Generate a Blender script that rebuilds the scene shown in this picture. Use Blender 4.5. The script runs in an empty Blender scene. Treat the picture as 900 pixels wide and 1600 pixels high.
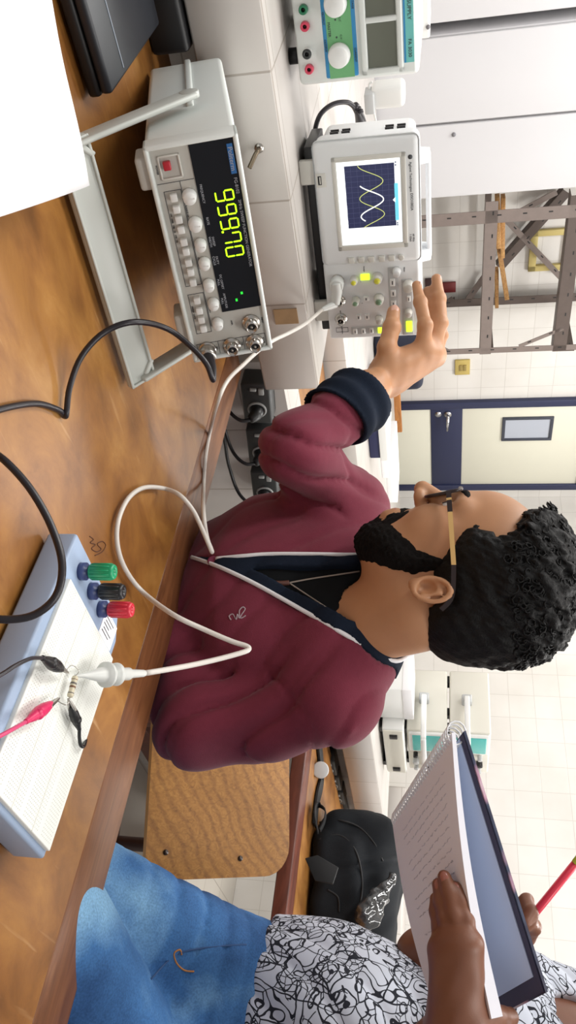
import bpy, bmesh, math, random
import numpy as np
from mathutils import Vector, Matrix, Euler, Quaternion
from math import pi, sin, cos, radians, sqrt, atan2

random.seed(7)
scene = bpy.context.scene
COL = scene.collection

# ------------------------------------------------------------------ camera
EYE = Vector((0.0, 0.0, 1.12))
PITCH = radians(11.1)
FPX = 1250.0                      # focal length in pixels of the 900x1600 frame
FWD = Vector((0, cos(PITCH), -sin(PITCH)))
UPV = Vector((0, sin(PITCH), cos(PITCH)))
cam_d = bpy.data.cameras.new('camera')
cam_d.sensor_width = 36.0
cam_d.lens = 36.0 * FPX / 1600.0
cam_d.clip_start = 0.02
cam = bpy.data.objects.new('camera', cam_d)
COL.objects.link(cam)
lx, ly, lz = UPV, Vector((-1, 0, 0)), -FWD      # the phone is held on its side
cam.matrix_world = Matrix(((lx.x, ly.x, lz.x, EYE.x), (lx.y, ly.y, lz.y, EYE.y), (lx.z, ly.z, lz.z, EYE.z), (0, 0, 0, 1)))
scene.camera = cam

# ------------------------------------------------------------------ light
scene.view_settings.view_transform = 'Standard'
scene.view_settings.look = 'None'
scene.view_settings.gamma = 1.0
scene.view_settings.use_curve_mapping = False
scene.view_settings.exposure = 0.0
world = bpy.data.worlds.new('world'); scene.world = world
world.use_nodes = True
wb = world.node_tree.nodes['Background']
wb.inputs['Color'].default_value = (0.97, 0.98, 1.0, 1)
wb.inputs['Strength'].default_value = 0.44

A = radians(48)                                   # the room is turned 48 degrees to the camera
E1 = Vector((cos(A), sin(A), 0)); NV = Vector((-sin(A), cos(A), 0))
def W(s, n, z): return E1 * s + NV * n + Vector((0, 0, z))
def area(name, p, sx, sy, power, rot, col=(1, 0.985, 0.965)):
    l = bpy.data.lights.new(name, 'AREA'); l.shape = 'RECTANGLE'; l.size = sx; l.size_y = sy
    l.energy = power; l.color = col
    o = bpy.data.objects.new(name, l); COL.objects.link(o); o.location = p; o.rotation_euler = rot
    return o
# fluorescent rows on the ceiling, long axis along the room
for i, (s, n, pw) in enumerate([(0.9, 3.2, 46), (3.2, 2.9, 60), (3.3, 0.6, 76), (1.5, 0.75, 30), (-0.9, 1.5, 46), (0.6, -0.7, 34), (0.1, 2.2, 40)]):  # last lamp added to whiten the counter top and light the man's forehead
    area('ceiling_tube_and_fill_light', W(s, n, 3.02), 1.25, 0.35, pw * 0.70, (0, 0, A))

# ------------------------------------------------------------------ helpers
def ray(x, y):
    u = (y - 800) / FPX; v = (450 - (900 - x)) / FPX
    return Vector((u, cos(PITCH) + v * sin(PITCH), v * cos(PITCH) - sin(PITCH)))
def at(x, y, d): return EYE + ray(x, y) * d       # photo point at a real distance
def on_n(x, y, n): r = ray(x, y); return EYE + r * (n / r.dot(NV))
def on_s(x, y, s): r = ray(x, y); return EYE + r * (s / r.dot(E1))
def on_z(x, y, z): r = ray(x, y); return EYE + r * ((z - EYE.z) / r.z)

def srgb(r, g, b):
    f = lambda c: (c / 255 / 12.92) if c / 255 <= 0.04045 else ((c / 255 + 0.055) / 1.055) ** 2.4
    return (f(r), f(g), f(b), 1)

MATS = {}
def mat(name, rgb, rough=0.5, metal=0.0, noise=0.0, nscale=30, bump=0.0, bscale=200, spec=0.5, emit=0.0, coat=0.0, sheen=0.0, trans=0.0, sss=0.0):
    if name in MATS: return MATS[name]
    m = bpy.data.materials.new(name); m.use_nodes = True
    nt = m.node_tree; N = nt.nodes; L = nt.links
    b = N['Principled BSDF']
    c = srgb(*rgb)
    b.inputs['Base Color'].default_value = c
    b.inputs['Roughness'].default_value = rough
    b.inputs['Metallic'].default_value = metal
    b.inputs['Specular IOR Level'].default_value = spec
    if coat: b.inputs['Coat Weight'].default_value = coat
    if sheen: b.inputs['Sheen Weight'].default_value = sheen
    if trans: b.inputs['Transmission Weight'].default_value = trans
    if sss:
        b.inputs['Subsurface Weight'].default_value = sss
        b.inputs['Subsurface Radius'].default_value = (0.012, 0.005, 0.003)
    if emit:
        b.inputs['Emission Color'].default_value = c
        b.inputs['Emission Strength'].default_value = emit
    tc = N.new('ShaderNodeTexCoord')
    if noise:
        nz = N.new('ShaderNodeTexNoise'); nz.inputs['Scale'].default_value = nscale; nz.inputs['Detail'].default_value = 4
        L.new(tc.outputs['Object'], nz.inputs['Vector'])
        mx = N.new('ShaderNodeMix'); mx.data_type = 'RGBA'
        mx.inputs[6].default_value = tuple(max(0, v * (1 - noise)) for v in c[:3]) + (1,)
        mx.inputs[7].default_value = tuple(min(1, v * (1 + noise)) for v in c[:3]) + (1,)
        L.new(nz.outputs['Fac'], mx.inputs[0]); L.new(mx.outputs[2], b.inputs['Base Color'])
    if bump:
        n2 = N.new('ShaderNodeTexNoise'); n2.inputs['Scale'].default_value = bscale; n2.inputs['Detail'].default_value = 3
        L.new(tc.outputs['Object'], n2.inputs['Vector'])
        bp = N.new('ShaderNodeBump'); bp.inputs['Strength'].default_value = bump; bp.inputs['Distance'].default_value = 0.002
        L.new(n2.outputs['Fac'], bp.inputs['Height']); L.new(bp.outputs['Normal'], b.inputs['Normal'])
    MATS[name] = m
    return m

def node_mat(name):
    m = bpy.data.materials.new(name); m.use_nodes = True
    MATS[name] = m
    return m, m.node_tree.nodes, m.node_tree.links, m.node_tree.nodes['Principled BSDF']
def ramp(N, stops, interp='LINEAR'):
    r = N.new('ShaderNodeValToRGB'); r.color_ramp.interpolation = interp
    e = r.color_ramp.elements
    while len(e) < len(stops): e.new(0.5)
    for k, (p, c) in enumerate(stops): e[k].position = p; e[k].color = c if len(c) == 4 else tuple(c) + (1,)
    return r

def tile_mat(name, rgb, grout, size, rough=0.25, mortar=0.008, off=(0, 0)):
    m, N, L, b = node_mat(name)
    uv = N.new('ShaderNodeUVMap')
    mp = N.new('ShaderNodeMapping'); mp.inputs['Location'].default_value = (off[0], off[1], 0)
    L.new(uv.outputs['UV'], mp.inputs['Vector'])
    br = N.new('ShaderNodeTexBrick'); br.offset = 0.0; br.squash = 1.0
    br.inputs['Scale'].default_value = 1.0 / size
    br.inputs['Brick Width'].default_value = 1.0; br.inputs['Row Height'].default_value = 1.0
    br.inputs['Mortar Size'].default_value = mortar; br.inputs['Mortar Smooth'].default_value = 0.3
    c = srgb(*rgb)
    br.inputs['Color1'].default_value = c; br.inputs['Color2'].default_value = tuple(v * 0.955 for v in c[:3]) + (1,)
    br.inputs['Mortar'].default_value = srgb(*grout)
    L.new(mp.outputs['Vector'], br.inputs['Vector'])
    nz = N.new('ShaderNodeTexNoise'); nz.inputs['Scale'].default_value = 3.0; nz.inputs['Detail'].default_value = 5
    tc = N.new('ShaderNodeTexCoord'); L.new(tc.outputs['Object'], nz.inputs['Vector'])
    mx = N.new('ShaderNodeMix'); mx.data_type = 'RGBA'; mx.blend_type = 'MULTIPLY'; mx.inputs[0].default_value = 1
    rp = ramp(N, [(0.3, (0.90, 0.89, 0.87)), (0.65, (1, 1, 1))])
    L.new(nz.outputs['Fac'], rp.inputs[0]); L.new(br.outputs['Color'], mx.inputs[6]); L.new(rp.outputs[0], mx.inputs[7])
    L.new(mx.outputs[2], b.inputs['Base Color'])
    bp = N.new('ShaderNodeBump'); bp.inputs['Strength'].default_value = 0.25; bp.inputs['Distance'].default_value = 0.002; bp.invert = True
    L.new(br.outputs['Fac'], bp.inputs['Height']); L.new(bp.outputs['Normal'], b.inputs['Normal'])
    b.inputs['Roughness'].default_value = rough
    return m

def wood_mat(name, stops, scale=(3, 14, 3), rough=0.35, dist=2.0, nscale=3.0, wave=None, rot=0, coat=0.0, scratches=False, bump=0.05):
    """grain along local X; stops = [(pos, rgb255)...]"""
    m, N, L, b = node_mat(name)
    tc = N.new('ShaderNodeTexCoord')
    mp = N.new('ShaderNodeMapping'); mp.inputs['Scale'].default_value = scale; mp.inputs['Rotation'].default_value = (0, 0, rot)
    L.new(tc.outputs['Object'], mp.inputs['Vector'])
    nz = N.new('ShaderNodeTexNoise'); nz.inputs['Scale'].default_value = nscale; nz.inputs['Detail'].default_value = 7
    nz.inputs['Roughness'].default_value = 0.62; nz.inputs['Distortion'].default_value = dist
    L.new(mp.outputs['Vector'], nz.inputs['Vector'])
    rp = ramp(N, [(p, srgb(*c)) for p, c in stops])
    L.new(nz.outputs['Fac'], rp.inputs[0])
    out = rp.outputs[0]
    if wave:
        wv = N.new('ShaderNodeTexWave'); wv.wave_type = 'RINGS' if wave.get('rings') else 'BANDS'; wv.bands_direction = 'Y'
        wv.inputs['Scale'].default_value = wave['scale']; wv.inputs['Distortion'].default_value = wave['dist']
        wv.inputs['Detail'].default_value = 3; wv.inputs['Detail Scale'].default_value = wave.get('ds', 1.0)
        mp2 = N.new('ShaderNodeMapping'); mp2.inputs['Scale'].default_value = wave.get('map', (1, 1, 1)); mp2.inputs['Location'].default_value = wave.get('loc', (0, 0, 0))
        L.new(tc.outputs['Object'], mp2.inputs['Vector']); L.new(mp2.outputs['Vector'], wv.inputs['Vector'])
        r2 = ramp(N, [(0.0, srgb(*wave['dark'])), (wave.get('w', 0.35), (1, 1, 1))])
        L.new(wv.outputs['Fac'], r2.inputs[0])
        mx = N.new('ShaderNodeMix'); mx.data_type = 'RGBA'; mx.blend_type = 'MULTIPLY'; mx.inputs[0].default_value = wave.get('amt', 0.6)
        L.new(out, mx.inputs[6]); L.new(r2.outputs[0], mx.inputs[7]); out = mx.outputs[2]
    if scratches:
        # pale worn scratches, thin and long, in two directions
        for k, (ang, sc) in enumerate([(0.5, 5.0), (2.3, 7.0), (1.2, 4.0)]):
            mp3 = N.new('ShaderNodeMapping'); mp3.inputs['Rotation'].default_value = (0, 0, ang); mp3.inputs['Scale'].default_value = (sc, sc * 14, 1)
            L.new(tc.outputs['Object'], mp3.inputs['Vector'])
            n3 = N.new('ShaderNodeTexNoise'); n3.inputs['Scale'].default_value = 1.0; n3.inputs['Detail'].default_value = 2
            n3.inputs['Distortion'].default_value = 0.6
            L.new(mp3.outputs['Vector'], n3.inputs['Vector'])
            r3 = ramp(N, [(0.70, (0, 0, 0)), (0.80, (0.38, 0.38, 0.38))])
            L.new(n3.outputs['Fac'], r3.inputs[0])
            mx = N.new('ShaderNodeMix'); mx.data_type = 'RGBA'
            L.new(r3.outputs[0], mx.inputs[0]); L.new(out, mx.inputs[6]); mx.inputs[7].default_value = srgb(214, 176, 128); out = mx.outputs[2]
        # big cloudy wear
        n4 = N.new('ShaderNodeTexNoise'); n4.inputs['Scale'].default_value = 4.5; n4.inputs['Detail'].default_value = 4
        L.new(tc.outputs['Object'], n4.inputs['Vector'])
        r4 = ramp(N, [(0.3, (0.62, 0.55, 0.48)), (0.62, (1, 1, 1))])
        L.new(n4.outputs['Fac'], r4.inputs[0])
        mx = N.new('ShaderNodeMix'); mx.data_type = 'RGBA'; mx.blend_type = 'MULTIPLY'; mx.inputs[0].default_value = 0.8
        L.new(out, mx.inputs[6]); L.new(r4.outputs[0], mx.inputs[7]); out = mx.outputs[2]
    L.new(out, b.inputs['Base Color'])
    b.inputs['Roughness'].default_value = rough
    if coat: b.inputs['Coat Weight'].default_value = coat; b.inputs['Coat Roughness'].default_value = 0.25
    if bump:
        bp = N.new('ShaderNodeBump'); bp.inputs['Strength'].default_value = bump; bp.inputs['Distance'].default_value = 0.002
        L.new(nz.outputs['Fac'], bp.inputs['Height']); L.new(bp.outputs['Normal'], b.inputs['Normal'])
    return m

# ---- bmesh shape builders; every one adds to bm and gives its faces material index mi
def T(*v): return Matrix.Translation(Vector(v))
def R(axis, deg): return Matrix.Rotation(radians(deg), 4, axis)
def S(x, y, z): return Matrix.Diagonal((x, y, z, 1))
def frame(o, x, y, z): return Matrix(((x[0], y[0], z[0], o[0]), (x[1], y[1], z[1], o[1]), (x[2], y[2], z[2], o[2]), (0, 0, 0, 1)))

class Part:
    """collects shapes for ONE mesh object"""
    def __init__(s): s.bm = bmesh.new()
    def _join(s, b2, M, mi, smooth):
        if M is not None: b2.transform(M)
        for f in b2.faces: f.material_index = mi; f.smooth = smooth
        me = bpy.data.meshes.new('tmp'); b2.to_mesh(me); b2.free()
        s.bm.from_mesh(me); bpy.data.meshes.remove(me)
        return s
    def box(s, size, M=None, bevel=0.0, seg=2, mi=0, smooth=None):
        b = bmesh.new(); bmesh.ops.create_cube(b, size=1.0); b.transform(S(*size))
        if bevel: bmesh.ops.bevel(b, geom=b.edges[:], offset=bevel, segments=seg, profile=0.5, affect='EDGES')
        return s._join(b, M, mi, bool(bevel) if smooth is None else smooth)
    def span(s, lo, hi, M=None, bevel=0.0, seg=2, mi=0):
        c = [(a + b) / 2 for a, b in zip(lo, hi)]
        m = T(*c) if M is None else M @ T(*c)
        return s.box([b - a for a, b in zip(lo, hi)], m, bevel, seg, mi)
    def cyl(s, p0, p1, r0, r1=None, n=20, mi=0, bevel=0.0, cap=True, M=None):
        p0, p1 = Vector(p0), Vector(p1); d = p1 - p0
        b = bmesh.new(); bmesh.ops.create_cone(b, cap_ends=cap, segments=n, radius1=r0, radius2=r0 if r1 is None else r1, depth=d.length)
        if bevel:
            es = [e for e in b.edges if abs(e.verts[0].co.z - e.verts[1].co.z) < 1e-6]
            bmesh.ops.bevel(b, geom=es, offset=bevel, segments=2, profile=0.5, affect='EDGES')
        q = d.normalized().to_track_quat('Z', 'Y').to_matrix().to_4x4()
        mm = T(*((p0 + p1) / 2)) @ q
        return s._join(b, mm if M is None else M @ mm, mi, True)
    def lathe(s, prof, M=None, n=32, mi=0, cap=True):
        b = bmesh.new(); rings = []
        for r, z in prof:
            rings.append([b.verts.new((r * cos(2 * pi * k / n), r * sin(2 * pi * k / n), z)) for k in range(n)])
        for a, c in zip(rings, rings[1:]):
            for k in range(n): b.faces.new((a[k], a[(k + 1) % n], c[(k + 1) % n], c[k]))
        if cap:
            if prof[0][0] > 1e-5: b.faces.new(rings[0][::-1])
            if prof[-1][0] > 1e-5: b.faces.new(rings[-1])
        bmesh.ops.remove_doubles(b, verts=b.verts[:], dist=1e-6)
        bmesh.ops.recalc_face_normals(b, faces=b.faces[:])
        return s._join(b, M, mi, True)
    def prism(s, poly, z0, z1, M=None, bevel=0.0, seg=2, mi=0, smooth=None):
        b = bmesh.new(); vs = [b.verts.new((p[0], p[1], z0)) for p in poly]
        f = b.faces.new(vs)
        r = bmesh.ops.extrude_face_region(b, geom=[f])
        bmesh.ops.translate(b, verts=[v for v in r['geom'] if isinstance(v, bmesh.types.BMVert)], vec=(0, 0, z1 - z0))
        bmesh.ops.recalc_face_normals(b, faces=b.faces[:])
        if bevel: bmesh.ops.bevel(b, geom=b.edges[:], offset=bevel, segments=seg, profile=0.5, affect='EDGES')
        return s._join(b, M, mi, bool(bevel) if smooth is None else smooth)
    def tube(s, pts, r, n=10, mi=0, M=None, closed=False, sub=6, flat=None, cap=True):
        """swept round tube through pts (smoothed when sub>0); r number or list"""
        P = [Vector(p) for p in pts]
        rs = list(r) if hasattr(r, '__len__') else [r] * len(P)
        if sub and len(P) > 2:
            Q = []; RR = []; m = len(P)
            rng = range(m if closed else m - 1)
            for i in rng:
                if closed: a, b_, c, d = P[(i - 1) % m], P[i], P[(i + 1) % m], P[(i + 2) % m]
                else: a, b_, c, d = P[max(i - 1, 0)], P[i], P[i + 1], P[min(i + 2, m - 1)]
                r0, r1 = rs[i], rs[(i + 1) % m]
                for k in range(sub):
                    t = k / sub
                    Q.append(0.5 * ((2 * b_) + (c - a) * t + (2 * a - 5 * b_ + 4 * c - d) * t * t + (3 * b_ - a - 3 * c + d) * t ** 3))
                    RR.append(r0 + (r1 - r0) * t)
            if not closed: Q.append(P[-1]); RR.append(rs[-1])
            P, rs = Q, RR
        b = bmesh.new(); rings = []; m = len(P)
        up = None
        for i, p in enumerate(P):
            if closed: t = (P[(i + 1) % m] - P[i - 1])
            else: t = P[min(i + 1, m - 1)] - P[max(i - 1, 0)]
            if t.length < 1e-9: t = Vector((0, 0, 1))
            t.normalize()
            if up is None:
                up = Vector(flat) if flat is not None else (Vector((0, 0, 1)) if abs(t.z) < 0.9 else Vector((1, 0, 0)))
            up = (up - t * up.dot(t))
            if up.length < 1e-6: up = t.orthogonal()
            up.normalize(); sd = t.cross(up)
            ring = []
            for k in range(n):
                a = 2 * pi * k / n
                ring.append(b.verts.new(p + (up * cos(a) + sd * sin(a)) * rs[i]))
            rings.append(ring)
        pr = list(zip(rings, rings[1:])) + ([(rings[-1], rings[0])] if closed else [])
        for a_, c_ in pr:
            for k in range(n): b.faces.new((a_[k], a_[(k + 1) % n], c_[(k + 1) % n], c_[k]))
        if cap and not closed: b.faces.new(rings[0][::-1]); b.faces.new(rings[-1])
        bmesh.ops.recalc_face_normals(b, faces=b.faces[:])
        return s._join(b, M, mi, True)
    def strip(s, pts, w, th, M=None, mi=0, side=None, sub=6):
        """flat band: width w along `side` vector, thickness th"""
        P = [Vector(p) for p in pts]
        if sub and len(P) > 2:
            Q = []; m = len(P)
            for i in range(m - 1):
                a, b_, c, d = P[max(i - 1, 0)], P[i], P[i + 1], P[min(i + 2, m - 1)]
                for k in range(sub):
                    t = k / sub
                    Q.append(0.5 * ((2 * b_) + (c - a) * t + (2 * a - 5 * b_ + 4 * c - d) * t * t + (3 * b_ - a - 3 * c + d) * t ** 3))
            Q.append(P[-1]); P = Q
        b = bmesh.new(); rings = []; m = len(P)
        for i, p in enumerate(P):
            t = (P[min(i + 1, m - 1)] - P[max(i - 1, 0)]).normalized()
            sd = Vector(side); sd = (sd - t * sd.dot(t)).normalized(); nn = t.cross(sd)
            rings.append([b.verts.new(p + sd * (w / 2 * x) + nn * (th / 2 * y)) for x, y in ((-1, -1), (1, -1), (1, 1), (-1, 1))])
        for a_, c_ in zip(rings, rings[1:]):
            for k in range(4): b.faces.new((a_[k], a_[(k + 1) % 4], c_[(k + 1) % 4], c_[k]))
        b.faces.new(rings[0][::-1]); b.faces.new(rings[-1])
        bmesh.ops.recalc_face_normals(b, faces=b.faces[:])
        return s._join(b, M, mi, False)
    def sph(s, c, r, M=None, n=20, mi=0):
        b = bmesh.new(); bmesh.ops.create_uvsphere(b, u_segments=n, v_segments=max(8, n // 2), radius=1.0)
        rr = r if hasattr(r, '__len__') else (r, r, r)
        mm = T(*c) @ S(*rr)
        return s._join(b, mm if M is None else M @ mm, mi, True)
    def text(s, txt, size, M, mi=0, depth=0.0003, align='CENTER', sx=1.0):
        cu = bpy.data.curves.new('tmp', 'FONT'); cu.body = txt; cu.size = size; cu.extrude = depth
        cu.align_x = align; cu.align_y = 'CENTER'; cu.resolution_u = 3
        o = bpy.data.objects.new('tmp', cu); COL.objects.link(o)
        dg = bpy.context.evaluated_depsgraph_get()
        me = bpy.data.meshes.new_from_object(o.evaluated_get(dg))
        b = bmesh.new(); b.from_mesh(me)
        bpy.data.objects.remove(o); bpy.data.curves.remove(cu); bpy.data.meshes.remove(me)
        return s._join(b, M @ S(sx, 1, 1), mi, False)
    def raw(s, verts, faces, M=None, mi=0, smooth=False):
        b = bmesh.new(); vs = [b.verts.new(v) for v in verts]
        for f in faces: b.faces.new([vs[i] for i in f])
        bmesh.ops.recalc_face_normals(b, faces=b.faces[:])
        return s._join(b, M, mi, smooth)
    def seg7(s, ch, w, h, M, mi=0, t=None):
        """one seven-segment figure in local XY"""
        t = t or w * 0.17; g = t * 0.18
        on = {'0': 'abcdef', '7': 'abcf', '9': 'abcdfg', '6': 'acdefg', '1': 'bc', '2': 'abged'}[ch]
        Q = {'a': (0, h / 2, 1), 'd': (0, -h / 2, 1), 'g': (0, 0, 1), 'b': (w / 2, h / 4, 0), 'c': (w / 2, -h / 4, 0), 'f': (-w / 2, h / 4, 0), 'e': (-w / 2, -h / 4, 0)}
        for k in on:
            x, y, hz = Q[k]; Lh = (w / 2 if hz else h / 4) - g; k2 = t / 2
            pl = [(-Lh, 0), (-Lh + k2, k2), (Lh - k2, k2), (Lh, 0), (Lh - k2, -k2), (-Lh + k2, -k2)]
            if not hz: pl = [(-b_, a_) for a_, b_ in pl]
            s.prism([(x + a_, y + b_) for a_, b_ in pl], 0, 0.0004, M, mi=mi)
        return s

def uvbox(bm):
    uv = bm.loops.layers.uv.verify()
    for f in bm.faces:
        n = f.normal; ax = max(range(3), key=lambda k: abs(n[k]))
        i, j = ((1, 2), (0, 2), (0, 1))[ax]
        for l in f.loops: l[uv].uv = (l.vert.co[i], l.vert.co[j])

def link(name, part, mats, parent=None, world=False, label=None, wn=False):
    """part -> one mesh object; world=True: the shapes are in room coordinates"""
    bm = part.bm
    if world and parent is not None: bm.transform(ROOT[parent.name].inverted())
    uvbox(bm)
    me = bpy.data.meshes.new(name); bm.to_mesh(me); bm.free()
    for m in (mats if isinstance(mats, (list, tuple)) else [mats]): me.materials.append(m)
    o = bpy.data.objects.new(name, me); COL.objects.link(o)
    if parent is not None:
        o.parent = parent
        if parent.name in ROOT: ROOT[o.name] = ROOT[parent.name]
    if label: o['label'] = label
    return o
ROOT = {}
def thing(name, label, cat, loc=(0, 0, 0), rot=None, group=None):
    o = bpy.data.objects.new(name, None); COL.objects.link(o)
    M = T(*loc) @ (rot if rot is not None else Matrix.Identity(4))
    o.matrix_world = M; ROOT[o.name] = M
    o['label'] = label; o['category'] = cat
    if group: o['group'] = group
    o.empty_display_size = 0.05
    return o
def tag(o, label, cat, group=None):
    o['label'] = label; o['category'] = cat
    if group: o['group'] = group
    return o
def struct(name, part, mats, parent=None, M=None):
    o = link(name, part, mats, parent)
    if M is not None: o.matrix_world = M
    if parent is None: o['kind'] = 'structure'
    return o
def copy_tree(o, parent=None):
    c = o.copy(); COL.objects.link(c)
    if parent is not None: c.parent = parent
    else: ROOT[c.name] = ROOT[o.name]
    for ch in list(o.children): copy_tree(ch, c)
    return c
BENCH = R('Z', 48)            # local x along the bench, local y away from the camera
# ------------------------------------------------------------------ smooth solid modelling (signed distance -> one continuous mesh)
def npv(p): return np.array([p[0], p[1], p[2]], float)
def d_cap(P, a, b, ra, rb):
    a, b = npv(a), npv(b); ab = b - a
    t = np.clip(((P - a) @ ab) / (ab @ ab), 0, 1)
    return np.linalg.norm(P - a - t[:, None] * ab, axis=1) - (ra + (rb - ra) * t)
def d_ecap(P, a, b, ra, rb, side, flat):
    """capsule squashed by `flat` along unit vector side"""
    s_ = npv(side); s_ = s_ / np.linalg.norm(s_)
    a, b = npv(a), npv(b); ab = b - a
    t = np.clip(((P - a) @ ab) / (ab @ ab), 0, 1)
    v = P - a - t[:, None] * ab
    c = v @ s_; v = v + np.outer(c / flat - c, s_)
    return (np.linalg.norm(v, axis=1) - (ra + (rb - ra) * t)) * min(1.0, flat + 0.15)
def d_ell(P, c, r, M=None):
    q = P - npv(c)
    if M is not None: q = q @ M            # columns of M = local axes
    r = np.array(r, float)
    k0 = np.linalg.norm(q / r, axis=1); k1 = np.linalg.norm(q / (r * r), axis=1)
    return k0 * (k0 - 1.0) / np.maximum(k1, 1e-9)
def d_box(P, c, hs, rr, M=None):
    q = P - npv(c)
    if M is not None: q = q @ M
    q = np.abs(q) - (np.array(hs, float) - rr)
    return np.linalg.norm(np.maximum(q, 0), axis=1) + np.minimum(q.max(axis=1), 0) - rr
def smin(a, b, k):
    h = np.maximum(k - np.abs(a - b), 0) / k
    return np.minimum(a, b) - h * h * k * 0.25
def smax(a, b, k): return -smin(-a, -b, k)
def chain(P, pts, rs, k=0.015):
    d = None
    for a, b, ra, rb in zip(pts, pts[1:], rs, rs[1:]):
        e = d_cap(P, a, b, ra, rb); d = e if d is None else smin(d, e, k)
    return d
def axes(*cols): return np.array([[c[k] for c in cols] for k in range(3)])
def vnoise(P, sc, seed=0):
    """cheap smooth noise in about -1..1"""
    r = np.random.RandomState(seed); s_ = np.zeros(len(P))
    for k in range(6):
        w = r.normal(size=3) * sc; s_ += np.sin(P @ w + r.uniform(0, 6.28))
    return s_ / 3.0
def solid(f, lo, hi, h, project=2):
    lo = np.array(lo, float); hi = np.array(hi, float)
    n = np.ceil((hi - lo) / h).astype(int) + 1
    gx, gy, gz = [lo[k] + h * np.arange(n[k]) for k in range(3)]
    # distances on a coarse grid first; the fine grid only near the surface
    st_ = 4
    ci = [np.unique(np.append(np.arange(0, n[k], st_), n[k] - 1)) for k in range(3)]
    def ev(P):
        o = np.empty(len(P))
        for i in range(0, len(P), 400000): o[i:i + 400000] = f(P[i:i + 400000])
        return o
    Pc = np.stack(np.meshgrid(gx[ci[0]], gy[ci[1]], gz[ci[2]], indexing='ij'), -1)
    Dc = ev(Pc.reshape(-1, 3)).reshape(Pc.shape[:3])
    near = [np.clip(np.rint(np.arange(n[k]) / st_).astype(int), 0, len(ci[k]) - 1) for k in range(3)]
    D = Dc[np.ix_(*near)].copy()
    I = np.argwhere(np.abs(D) < st_ * h * 2.0)
    P = np.stack([gx[I[:, 0]], gy[I[:, 1]], gz[I[:, 2]]], 1)
    D[I[:, 0], I[:, 1], I[:, 2]] = ev(P)
    D[0] = D[-1] = 1; D[:, 0] = D[:, -1] = 1; D[:, :, 0] = D[:, :, -1] = 1
    ins = D < 0
    cs = tuple(n - 1); acc = np.zeros(cs + (3,)); cnt = np.zeros(cs); edges = []
    for ax in range(3):
        sl0 = [slice(None)] * 3; sl1 = [slice(None)] * 3; sl0[ax] = slice(0, -1); sl1[ax] = slice(1, None)
        a, b = D[tuple(sl0)], D[tuple(sl1)]
        m = ins[tuple(sl0)] != ins[tuple(sl1)]
        I = np.argwhere(m); t = a[m] / (a[m] - b[m])
        pos = I.astype(float); pos[:, ax] += t
        o1, o2 = [(1, 2), (2, 0), (0, 1)][ax]
        for d1 in (0, -1):
            for d2 in (0, -1):
                C = I.copy(); C[:, o1] += d1; C[:, o2] += d2
                ok = (C >= 0).all(1) & (C < np.array(cs)).all(1); C = C[ok]
                np.add.at(acc, (C[:, 0], C[:, 1], C[:, 2]), pos[ok]); np.add.at(cnt, (C[:, 0], C[:, 1], C[:, 2]), 1)
        edges.append((ax, o1, o2, I, ins[tuple(sl0)][m]))
    cells = np.argwhere(cnt > 0); idx = -np.ones(cs, int); idx[tuple(cells.T)] = np.arange(len(cells))
    V = acc[tuple(cells.T)] / cnt[tuple(cells.T)][:, None] * h + lo
    Fs = []
    for ax, o1, o2, I, s0 in edges:
        q = []
        for d1, d2 in ((0, 0), (-1, 0), (-1, -1), (0, -1)):
            C = I.copy(); C[:, o1] += d1; C[:, o2] += d2; q.append(C)
        ok = np.all([(C >= 0).all(1) & (C < np.array(cs)).all(1) for C in q], axis=0)
        ids = np.stack([idx[tuple(C[ok].T)] for C in q], 1)
        fl = s0[ok]; ids[fl] = ids[fl]; ids[~fl] = ids[~fl][:, ::-1]
        Fs.append(ids)
    Fq = np.concatenate(Fs)
    for _ in range(project):
        e = h * 0.2; g = np.stack([f(V + e * np.eye(3)[k]) - f(V - e * np.eye(3)[k]) for k in range(3)], 1) / (2 * e)
        g2 = np.maximum((g * g).sum(1), 0.05); st = np.clip(f(V) / g2, -h * 0.6, h * 0.6)
        V = V - g * st[:, None]
    return V, Fq
def solid_part(f, lo, hi, h, M=None, smooth=True, project=2):
    V, Fq = solid(f, lo, hi, h, project)
    me = bpy.data.meshes.new('tmp'); me.from_pydata(V.tolist(), [], Fq.tolist()); me.validate()
    p = Part(); b = bmesh.new(); b.from_mesh(me); bpy.data.meshes.remove(me)
    return p._join(b, M, 0, smooth)
# ------------------------------------------------------------------ room shell (local frame = bench frame)
M_TILE_WALL = tile_mat('wall_tile', (228, 225, 220), (206, 202, 196), 0.15, rough=0.16, mortar=0.012)
M_TILE = tile_mat('counter_tile', (202, 197, 192), (166, 158, 150), 0.175, rough=0.3, mortar=0.010, off=(0.005, -0.025))
M_FLOOR = tile_mat('floor_tile', (196, 190, 180), (160, 152, 142), 0.3, rough=0.35, mortar=0.01)
M_CEIL = mat('ceiling_paint', (236, 234, 230), 0.8)
def shell(name, lo, hi, m):
    p = Part().span(lo, hi); return struct(name, p, m, M=BENCH)
shell('floor', (-3.0, -3.0, -0.1), (4.6, 4.3, 0.0), M_FLOOR)
shell('wall_left', (-3.0, 4.2, 0.0), (4.6, 4.32, 3.2), M_TILE_WALL)
shell('wall_right', (4.5, -3.0, 0.0), (4.62, 4.2, 3.2), M_TILE_WALL)
shell('ceiling', (-3.0, -3.0, 3.2), (4.6, 4.3, 3.3), M_CEIL)

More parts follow.
